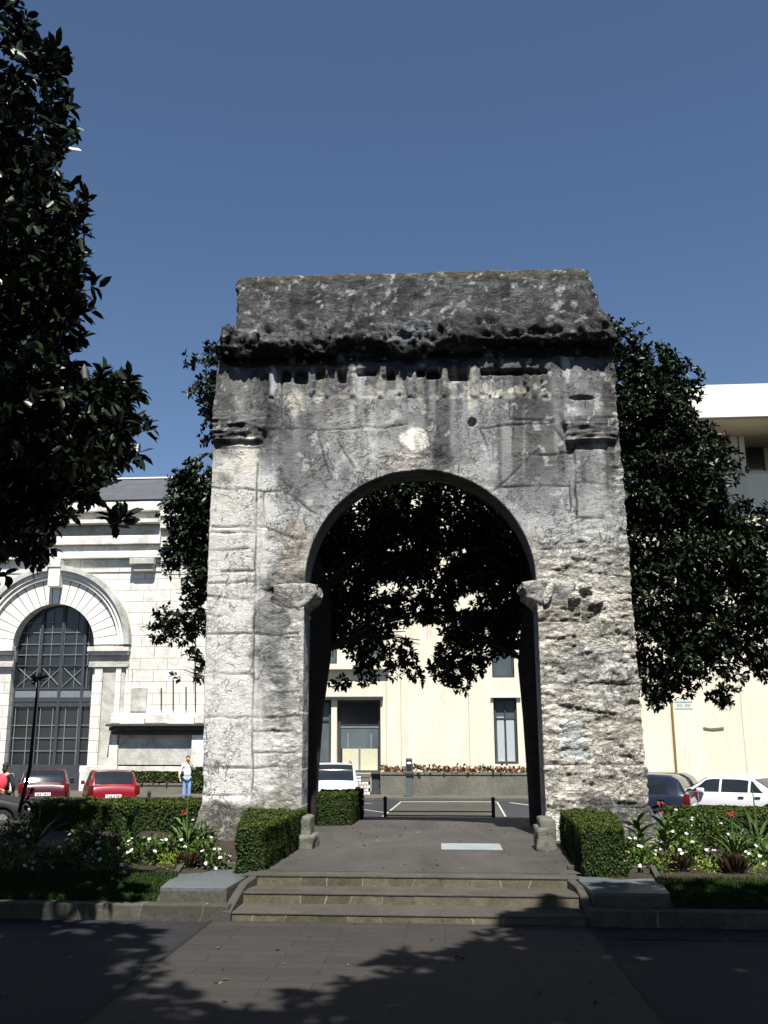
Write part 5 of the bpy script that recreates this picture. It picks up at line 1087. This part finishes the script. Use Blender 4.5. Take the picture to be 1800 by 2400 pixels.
def hatch(label, px, Y, rz_, paint, h=1.43, L_=4.0, W=1.70, **k):
    x = at(px, 1850, Y + L_ / 2 * math.sin(rz_)).x
    return car('parked_car', label, (x, Y + L_ / 2 * math.sin(rz_), GZ + .012), rz_, paint, HB(h, L_), L_, W, (L_ * .19, L_ * .81), [(.55, 1.35, .75, 1.35), (1.42, 2.12, 1.42, 2.08), (2.18, L_ * .72, 2.18, L_ * .60)], (.14, .50, .93, .90), (L_ * .735, L_ * .60, .98, .92), **k)
hatch('bright red hatchback seen from behind with a white number plate', 256, 33.0, R(113), P_red, 1.43, 3.9, 1.66)
hatch('dark red older hatchback seen from behind, left of the brighter red one', 106, 34.0, R(110), P_dred, 1.44, 4.0, 1.68, dark_low=True)
hatch('dark blue hatchback half hidden by the right pier of the arch', 1455, 29.5, R(158), P_navy, 1.5, 4.1, 1.72)
hatch('black hatchback parked between the dark blue car and the white saloon', 1490, 32.5, R(160), P_black, 1.45, 4.1, 1.72)
x = at(757, 1850, 32.5).x
sv = [(0, .70, .70, .9, .36), (.05, .95, .97, .9, .32), (.10, 1.05, 1.12, .88, .3), (.22, 1.06, 1.52, .84, .28), (.40, 1.06, 1.66, .82, .28), (.9, 1.05, 1.70, .80, .28), (2.5, 1.04, 1.68, .80, .28), (2.8, 1.03, 1.62, .8, .28), (3.5, 1.02, 1.10, .9, .28), (3.6, 1.0, 1.05, .9, .28), (4.3, .92, .96, .9, .28), (4.5, .7, .72, .9, .32), (4.6, .55, .56, .9, .36)]
car('parked_car', 'silver-white off-road car seen from behind through the arch', (x, 32.5 + 2.3, GZ + .012), R(97), P_silver, sv, 4.6, 1.82, (.85, 3.75), [(.45, 1.2, .6, 1.2), (1.3, 2.15, 1.3, 2.15), (2.22, 3.4, 2.22, 2.8)], (.12, .40, .95, .92), (3.45, 2.82, .98, .92), wr=.35, rails=True, plate='B', rear='suv')
sd = [(0, .62, .62, .9, .34), (.05, .90, .91, .9, .26), (.2, .93, .95, .9, .22), (.75, .95, .98, .9, .2), (.85, .95, 1.0, .88, .2), (1.5, .94, 1.36, .80, .2), (1.9, .93, 1.40, .78, .2), (2.7, .92, 1.40, .78, .2), (2.95, .915, 1.37, .78, .2), (3.65, .90, .98, .86, .2), (3.72, .89, .93, .9, .2), (4.3, .74, .78, .9, .2), (4.52, .6, .62, .9, .24), (4.58, .5, .5, .9, .3)]
x = at(1738, 1850, 31.0).x
car('parked_car', 'white saloon car at far right seen from its rear left corner, boot towards the viewer', (x, 31.2, GZ + .012), R(137), P_white, sd, 4.58, 1.76, (.95, 3.68), [(1.12, 1.55, 1.52, 1.55), (1.62, 2.45, 1.62, 2.45), (2.52, 3.62, 2.52, 2.95)], (.92, 1.48, .97, .94), (3.6, 2.96, .98, .92), rear='sedan', dark_low=False, lights='wide')
x = at(-75, 1850, 27.5).x
hatch('black car at the left edge with only its bonnet corner in view', -88, 26.6, R(12), M['blacktrim'], 1.5, 4.1, 1.75)
# ================================================================== STREET FURNITURE
M['darkmetal'] = plain('dark_metal', (.025, .027, .03), .5, .2); M['greymetal'] = plain('grey_metal', (.09, .10, .105), .5, .15); M['tan'] = plain('tan_paint', (.20, .145, .04), .6, .1)
yb_ = 20.3; a, b = at(903, 1925, yb_), at(1157, 1925, yb_); e = empty('street_barrier', ((a.x + b.x) / 2, yb_, .12), 'low dark metal barrier with two posts and thin rails beyond the arch', 'barrier')
zt_ = at(903, 1869, yb_).z
for q in (a, b): MB().cyl((q.x, yb_, 0), (q.x, yb_, zt_ - .03), .035, seg=12).sph((q.x, yb_, zt_ - .02), .042, u=10, v=8).done('post', M['darkmetal'], e, True, True)
for py in (1902, 1912, 1924): z = at(1030, py, yb_).z; MB().cyl((a.x + .036, yb_, z), (b.x - .036, yb_, z), .011, seg=8).done('rail', M['darkmetal'], e, True, True)
yt = 42.9; a, b = at(951, 1777, yt), at(967, 1868, yt); e = empty('ticket_pillar', ((a.x + b.x) / 2, yt + .1, GZ + .11), 'dark grey ticket pillar with a lit display before the planter', 'ticket pillar')
MB().box(a.x, b.x, yt, yt + .24, GZ + .1, a.z, .02).done('housing', M['greymetal'], e, True)
zz = at(951, 1790, yt).z; MB().box(a.x + .03, b.x - .03, yt - .012, yt - .001, at(951, 1806, yt).z, at(951, 1781, yt).z, .004).done('display_panel', M['blacktrim'], e, True)
MB().sph((0, 0, 0), .10, .006, .05).done('display', M['plateW'], e).location = ((a.x + b.x) / 2 - e.location.x, yt - .016 - e.location.y, zz + .03 - e.location.z)
MB().box(a.x - .06, b.x + .06, yt - .05, yt, at(951, 1819, yt).z, at(951, 1812, yt).z, .01).done('tray', M['blacktrim'], e, True)
q = at(349, 1876, 29); MB().cyl((q.x, 29, GZ), (q.x, 29, at(349, 1860, 29).z), .05, seg=12).sph((q.x, 29, at(349, 1860, 29).z), .06, .06, .1).done('bollard', M['darkmetal'], None, False, True)
tag([o for o in C.objects if o.name == 'bollard'][0], 'small dark bollard right of the bright red hatchback', 'bollard')
ys = 36.0; a, b = at(1573, 1640, ys), at(1587, 1835, ys); e = empty('street_sign', (b.x, ys, GZ), 'street sign plate with two blue lines on a slim tan pole', 'street sign')
MB().cyl((b.x, ys, GZ), (a.x, ys, a.z), .045, seg=12).done('pole', M['tan'], e, True, True)
c0, c1 = at(1579, 1643, ys), at(1624, 1664, ys); M['signblue'] = plain('sign_blue', (.24, .33, .32), .5, .1); M['signwhite'] = plain('sign_white', (.62, .62, .54), .5, .05)
MB().box(c0.x, c1.x, ys - .06, ys - .03, c1.z, c0.z, .008).done('sign_plate', M['signwhite'], e, True)
mb = MB()
for py in (1645.5, 1662): z = at(1600, py, ys).z; mb.box(c0.x + .02, c1.x - .02, ys - .066, ys - .059, z - .03, z + .03)
mb.done('sign_border', M['signblue'], e, True)
mb = MB(); z = at(1600, 1654, ys).z
for k in range(9):
    x = c0.x + .08 + k * (c1.x - c0.x - .16) / 9
    if k != 4: mb.box(x, x + .03, ys - .065, ys - .0595, z - .05, z + .05).box(x + .031, x + .055, ys - .065, ys - .0596, z + (.0 if k % 2 else .03), z + (.02 if k % 2 else .05))
mb.done('sign_text', M['signblue'], e, True)
# ================================================================== PEOPLE
def skin(name, joints, edges, radii, mat, parent, sub=2):
    me = bpy.data.meshes.new(name); me.from_pydata(joints, edges, []); o = link(name, me, mat, parent)
    m = o.modifiers.new('skin', 'SKIN'); sv_ = me.skin_vertices[0].data
    for i, r in enumerate(radii): sv_[i].radius = (r, r) if not isinstance(r, tuple) else r; sv_[i].use_root = (i == 0)
    m.use_smooth_shade = True; s_ = o.modifiers.new('sub', 'SUBSURF'); s_.levels = s_.render_levels = sub; return o
M['skin'] = plain('skin', (.50, .30, .21), .6, .05); M['hair'] = plain('dark_hair', (.03, .02, .015), .6, .2); M['knit'] = plain('white_knit', (.78, .74, .70), .8, .08, 20); M['jeans'] = plain('light_blue_jeans', (.22, .36, .60), .8, .15, 10); M['blackcloth'] = plain('black_cloth', (.018, .018, .022), .8, .2); M['redbag'] = plain('pink_red_fabric', (.62, .05, .08), .7, .12); M['orange'] = plain('orange_fabric', (.65, .22, .04), .7, .1)
def person(label, loc, rz_, top, legs, arms, extras):
    e = empty('person', loc, label, 'person', None, rz_)
    J_ = [(0, 0, .95), (0, 0, 1.12), (0, .01, 1.30), (0, 0, 1.44), (0, -.01, 1.53),
          (.09, 0, .90), (.10, -.02, .50), (.10, .02, .09), (.10, -.12, .04), (-.09, 0, .90), (-.11, .02, .50), (-.12, .04, .09), (-.12, -.10, .04),
          (.17, .0, 1.42), *arms[0], (-.17, .0, 1.42), *arms[1]]
    na = len(arms[0]); E = [(0, 1), (1, 2), (2, 3), (3, 4), (0, 5), (5, 6), (6, 7), (7, 8), (0, 9), (9, 10), (10, 11), (11, 12), (3, 13)] + [(13 + i, 14 + i) for i in range(na)] + [(3, 14 + na)] + [(14 + na + i, 15 + na + i) for i in range(len(arms[1]))]
    Rr = [(.15, .11), (.125, .09), (.15, .10), (.12, .08), .052, .085, .058, .04, .035, .085, .058, .04, .035, .062] + [.045, .035, .028][:na] + [.062] + [.045, .035, .028][:len(arms[1])]
    skin('body', J_, E, Rr, M['skin'], e)
    hd = MB().sph((0, -.015, 1.655), .078, .097, .118, 20, 16); hd.sph((0, -.112, 1.64), .016, .02, .024, 8, 6).sph((.078, 0, 1.645), .012, .02, .03, 8, 6).sph((-.078, 0, 1.645), .012, .02, .03, 8, 6); hd.done('head', M['skin'], e, smooth=True)
    f = MB().sph((.03, -.103, 1.665), .012, .008, .007, 8, 6).sph((-.03, -.103, 1.665), .012, .008, .007, 8, 6); f.done('eyes', M['hair'], e); MB().sph((0, -.108, 1.595), .024, .008, .006, 8, 6).done('mouth', M['redbag'], e)
    h = MB().sph((0, .012, 1.69), .09, .108, .115, 20, 14).sph((0, .07, 1.60), .075, .06, .10, 14, 10); h.done('hair', M['hair'], e, smooth=True)
    tj = [(0, 0, .93), (0, 0, 1.12), (0, .01, 1.30), (0, 0, 1.43), (.17, 0, 1.42), arms[0][0], tuple(Vector(arms[0][0]).lerp(Vector(arms[0][1]), .85)), (-.17, 0, 1.42), arms[1][0], tuple(Vector(arms[1][0]).lerp(Vector(arms[1][1]), .85))]
    skin('top', tj, [(0, 1), (1, 2), (2, 3), (3, 4), (4, 5), (5, 6), (3, 7), (7, 8), (8, 9)], [(.185, .13), (.165, .115), (.175, .12), (.13, .09), .08, .06, .05, .08, .06, .05], top, e)
    skin('trousers', [(0, 0, .95), (.095, 0, .86), (.10, -.02, .50), (.10, .02, .10), (-.095, 0, .86), (-.11, .02, .50), (-.12, .04, .10)], [(0, 1), (1, 2), (2, 3), (0, 4), (4, 5), (5, 6)], [(.165, .125), .105, .078, .07, .105, .078, .07], legs, e)
    for x, y in ((.10, -.03), (-.12, -.01)): MB().sph((x, y - .04, .045), .05, .14, .05, 12, 8).done('shoe', M['blackcloth'], e, smooth=True)
    for s, a_ in ((1, arms[0]), (-1, arms[1])):           # hands with fingers
        w_ = Vector(a_[-1]); v = (w_ - Vector(a_[-2])).normalized(); o_ = v.orthogonal().normalized(); jj, ee, rr = [tuple(w_), tuple(w_ + v * .06)], [(0, 1)], [.022, (.036, .018)]
        for k in range(4):
            o2 = o_ * (k - 1.5) * .018; L2 = (.06, .07, .068, .052)[k]; jj += [tuple(w_ + v * .09 + o2), tuple(w_ + v * (.09 + L2) + o2)]; ee += [(1, len(jj) - 2), (len(jj) - 2, len(jj) - 1)]; rr += [.009, .007]
        jj += [tuple(w_ + v * .04 + o_ * .035), tuple(w_ + v * .075 + o_ * .05)]; ee += [(0, len(jj) - 2), (len(jj) - 2, len(jj) - 1)]; rr += [.011, .008]
        skin('hand', jj, ee, rr, M['skin'], e, 1)
    return e
q = atz(437, 1872, GZ + .02)
q2 = at(437, 1872, 43.0)
pe = person('dark-haired person in white knitted top and light blue jeans holding a hand to the face', (at(437, 1872, 41.9).x, 41.9, GZ + .02), R(12), M['knit'], M['jeans'], ([(.30, -.05, 1.22), (.20, -.22, 1.42), (.09, -.20, 1.60)], [(-.30, .02, 1.18), (-.34, -.10, .96), (-.30, -.16, .86)]), None)
pe.scale = (1.0, 1.0, 1.0)
pe = person('person in a black jacket carrying a pink-red backpack at the left edge', (at(10, 1850, 28.8).x, 28.8, GZ + .02), R(172), M['blackcloth'], M['blackcloth'], ([(.29, .03, 1.16), (.27, -.06, .92), (.26, -.10, .84)], [(-.29, .03, 1.16), (-.27, -.06, .92), (-.26, -.10, .84)]), None)
bk = MB().sph((0, .20, 1.22), .20, .11, .26, 18, 14); bk.done('backpack', M['redbag'], pe, smooth=True); MB().sph((0, .22, .98), .16, .09, .12, 14, 10).done('waist_bag', M['orange'], pe, smooth=True)
# ================================================================== BED PLANTS
M['stem'] = plain('plant_stem', (.06, .10, .025), .7, .2)
def plant(kind, px, py, z, label, group=None, h=.4, r=.25, leaf='bedleaf', nfl=0, petal='petal', seed=0):
    b = atz(px, py, z); e = empty(kind, (b.x, b.y, z), label, 'plant', group); b = Vector((0, 0, 0))
    if kind in ('flowering_plant', 'low_shrub', 'dry_plant'):
        n = int(2200 * r * r * 4 * (h / .4) ** .5); n = min(max(n, 150), 900)
        d = norm(RNG.normal(size=(n, 3))); d[:, 2] = np.abs(d[:, 2]); P = d * RNG.uniform(.35, 1, (n, 1)) * [r, r, h]; sz = .055 if kind != 'low_shrub' else .04
        if kind == 'dry_plant': co, f = leaves(P * [.6, .6, .5], d + [0, 0, 1.2], .16, None, .06)
        else: co, f = leaves(P, d + RNG.normal(size=(n, 3)) * .5, sz, None, 1.1 if kind != 'low_shrub' else .8)
        raw('foliage', co, f, M[leaf], e, False, np.repeat(RNG.beta(2, 2, n), 2))
    if kind in ('canna_plant', 'sword_leaf_plant'):
        mb = MB().tube([(0, 0, 0), (.01, .01, h * .5), (.0, .03, h)], [.014, .011, .006], 6); mb.done('stem', M['stem'], e)
        n = 11 if kind == 'canna_plant' else 16; P, D, S_ = [], [], []
        for k in range(n):
            a = k * 2.4 + seed; zz = h * (.1 + .65 * k / n) if kind == 'canna_plant' else .03; P.append((0, 0, zz)); up_ = 1.2 if kind == 'canna_plant' else random.uniform(.9, 2.2); D.append((math.cos(a), math.sin(a), up_)); S_.append(h * random.uniform(.42, .6) if kind == 'canna_plant' else h * random.uniform(.7, 1.05))
        # arched blades
        co, f = [], []
        for p, d, L_ in zip(P, D, S_):
            d = Vector(d).normalized(); s_ = d.cross(Vector((0, 0, 1))).normalized(); wd = L_ * (.15 if kind == 'canna_plant' else .035); b0 = len(co)
            for i in range(7):
                u = i / 6; c = Vector(p) + d * L_ * u + Vector((d.x, d.y, 0)) * L_ * .30 * u * u - Vector((0, 0, 1)) * L_ * .28 * u ** 2.4; ww = wd * math.sin(math.pi * min(.97, .12 + .88 * u)) ** .8
                co += [tuple(c - s_ * ww + Vector((0, 0, ww * .4))), tuple(c), tuple(c + s_ * ww + Vector((0, 0, ww * .4)))]
            for i in range(6): q = b0 + i * 3; f += [(q, q + 1, q + 4, q + 3), (q + 1, q + 2, q + 5, q + 4)]
        raw('leaves', np.array(co), np.array(f), M[leaf], e, False, np.repeat(RNG.beta(2, 2, len(P)), 12))
        if nfl:
            n = 26; P = np.array([(random.gauss(0, .022), random.gauss(.03, .022), h + random.uniform(-.03, .09)) for _ in range(n)][:16]); n = 16; co, f = leaves(P, RNG.normal(size=(n, 3)) + [0, 0, .6], .042, None, 1.4); raw('blossom', co, f, M[petal], e, False)
    elif nfl:
        Pc = norm(RNG.normal(size=(nfl, 3)) + [0, -.6, .4]); Pc[:, 2] = np.abs(Pc[:, 2]); Pc = Pc * [r, r, h] * 1.06; P = np.repeat(Pc, 6, 0); k = np.tile(np.arange(6), nfl) * math.pi / 3
        nrm_ = norm(np.repeat(Pc, 6, 0) * [1, 1, 1] + [0, -.25, .3]); a1 = norm(np.cross(nrm_, [[0, 1, 0.1]])); a2 = np.cross(nrm_, a1); D = a1 * np.cos(k)[:, None] + a2 * np.sin(k)[:, None] + nrm_ * .2
        co, f = leaves(P, D, .026, nrm_ * 3, 2.0); raw('blossoms', co, f, M[petal], e, False)
    return e
GP = {'flowering_plant': 'white-flowered bedding plants', 'low_shrub': 'yellow-green low shrubs', 'dry_plant': 'brown dry plants', 'canna_plant': 'broad-leaved canna plants', 'sword_leaf_plant': 'plants with sword-like leaves'}
BEDR = [('canna_plant', 1500, 2000, .85, 0, 'broad-leaved plant in the right bed against the foot of the arch', 'petal', 'bedleaf', .7), ('canna_plant', 1560, 2010, .9, 1, 'tall broad-leaved plant with a thin orange spike at the corner of the right hedge', 'redpetal', 'bedleaf', .7), ('sword_leaf_plant', 1722, 2015, 0, 1, 'sword-leaved plant with a red flower head in the right bed', 'redpetal', 'bedleaf', .62),
        ('sword_leaf_plant', 1778, 2000, 0, 0, 'tall sword-leaved plant near the right edge, without flowers', 'petal', 'bedleaf', 1.0), ('flowering_plant', 1440, 2018, 0, 5, 'white-flowered plant beside the right box hedge', 'petal', 'bedleaf', .42), ('flowering_plant', 1590, 1990, 0, 14, 'tall white-flowered plant in front of the right long hedge', 'petal', 'bedleaf', .62), ('flowering_plant', 1660, 1985, 0, 12, 'white-flowered plant between the long hedge and the red flower', 'petal', 'bedleaf', .55),
        ('flowering_plant', 1505, 2040, 0, 12, 'low white-flowered plant behind the right slab block', 'petal', 'bedleaf', .32), ('flowering_plant', 1620, 2030, 0, 14, 'spreading white-flowered plant at the middle of the right bed', 'petal', 'bedleaf', .4), ('flowering_plant', 1442, 2044, 0, 10, 'pale pink-flowered low plant next to the right box hedge', 'pinkpetal', 'bedleaf', .24), ('flowering_plant', 1690, 2040, 0, 9, 'pale pink-flowered low plant near the brown dry plant', 'pinkpetal', 'bedleaf', .26), ('flowering_plant', 1795, 2030, 0, 12, 'white-flowered plant at the right edge of the picture', 'petal', 'bedleaf', .3),
        ('low_shrub', 1462, 2040, 0, 0, 'yellow-green shrub behind the right slab block', 'petal', 'yleaf', .24), ('low_shrub', 1550, 2045, 0, 0, 'yellow-green shrub at the corner of the right lawn', 'petal', 'yleaf', .30), ('low_shrub', 1650, 2046, 0, 0, 'yellow-green shrub at the front of the right bed middle', 'petal', 'yleaf', .22), ('low_shrub', 1785, 2050, 0, 0, 'yellow-green shrub at the front right corner of the bed', 'petal', 'yleaf', .22), ('low_shrub', 1600, 2010, 0, 0, 'pale green shrub under the tall white flowers', 'petal', 'yleaf', .36),
        ('dry_plant', 1722, 2048, 0, 0, 'brown dry plant at the front of the right bed', 'petal', 'brownleaf', .36), ('dry_plant', 1592, 2044, 0, 0, 'small brown dry plant between two yellow-green shrubs', 'petal', 'brownleaf', .28), ('flowering_plant', 1480, 2015, 0, 8, 'white-flowered plant at the base of the right pier', 'petal', 'bedleaf', .4), ('flowering_plant', 1750, 2010, 0, 6, 'leafy white-flowered plant between the two sword-leaved plants', 'petal', 'bedleaf', .42)]
BEDL = [('sword_leaf_plant', 433, 2010, 0, 0, 'sword-leaved plant with arching pale blades left of the arch foot', 'petal', 'bedleaf', .85), ('flowering_plant', 462, 2000, 0, 7, 'white-flowered plant before the foot of the left pier', 'petal', 'bedleaf', .5), ('flowering_plant', 500, 2034, 0, 12, 'pale pink-flowered low plant beside the left box hedge', 'pinkpetal', 'bedleaf', .26), ('flowering_plant', 470, 2020, 0, 3, 'leafy green plant between the sword leaves and the left box hedge', 'petal', 'bedleaf', .36),
        ('canna_plant', 425, 1985, 0, 1, 'dark plant with a red flower head before the left long hedge', 'redpetal', 'bedleaf', .56), ('flowering_plant', 392, 2020, 0, 8, 'shaded white-flowered plant left of the sword-leaved plant', 'petal', 'bedleaf', .42), ('flowering_plant', 340, 2025, 0, 14, 'shaded white-flowered plant behind the left slab block', 'petal', 'bedleaf', .42), ('flowering_plant', 280, 2015, 0, 8, 'shaded white-flowered plant in the middle of the left bed', 'petal', 'bedleaf', .5), ('flowering_plant', 205, 2010, 0, 7, 'shaded plant with a few white flowers before the left long hedge', 'petal', 'bedleaf', .5),
        ('canna_plant', 300, 1995, 0, 0, 'shaded broad-leaved plant rising above the left flower bed', 'petal', 'bedleaf', .7), ('flowering_plant', 40, 1990, 0, 8, 'white-flowered plant at the left edge beside the sapling', 'petal', 'bedleaf', .55), ('sword_leaf_plant', 85, 1985, 0, 0, 'sword-leaved plant with thin bare stalks right of the sapling', 'petal', 'bedleaf', .75), ('flowering_plant', 120, 2030, 0, 5, 'low shaded white-flowered plant at far left front', 'petal', 'bedleaf', .35), ('flowering_plant', 20, 2040, 0, 6, 'low shaded white-flowered plant in the left front corner', 'petal', 'bedleaf', .35),
        ('low_shrub', 400, 2038, 0, 0, 'yellow-green shrub at the rail of the left slab block', 'petal', 'yleaf', .26), ('dry_plant', 440, 2036, 0, 0, 'brown dry plant behind the left slab block', 'petal', 'brownleaf', .2), ('flowering_plant', 165, 2035, 0, 5, 'low shaded plant with white flowers in front of the left bed', 'petal', 'bedleaf', .34), ('flowering_plant', 250, 2045, 0, 7, 'low shaded plant with white flowers above the dark left lawn', 'petal', 'bedleaf', .32)]
for k, (kd, px, py, _, nf, lb, pt, lf, h) in enumerate(BEDR + BEDL):
    h *= .8 if kd != 'dry_plant' else .55; nf = nf if nf < 3 else max(3, int(nf * .65))
    plant(kd, px, py, .27, lb, GP[kd], h, {'flowering_plant': .30, 'low_shrub': .24, 'dry_plant': .26}.get(kd, .2) * (h / .4) ** .4, lf, nf, pt, k)
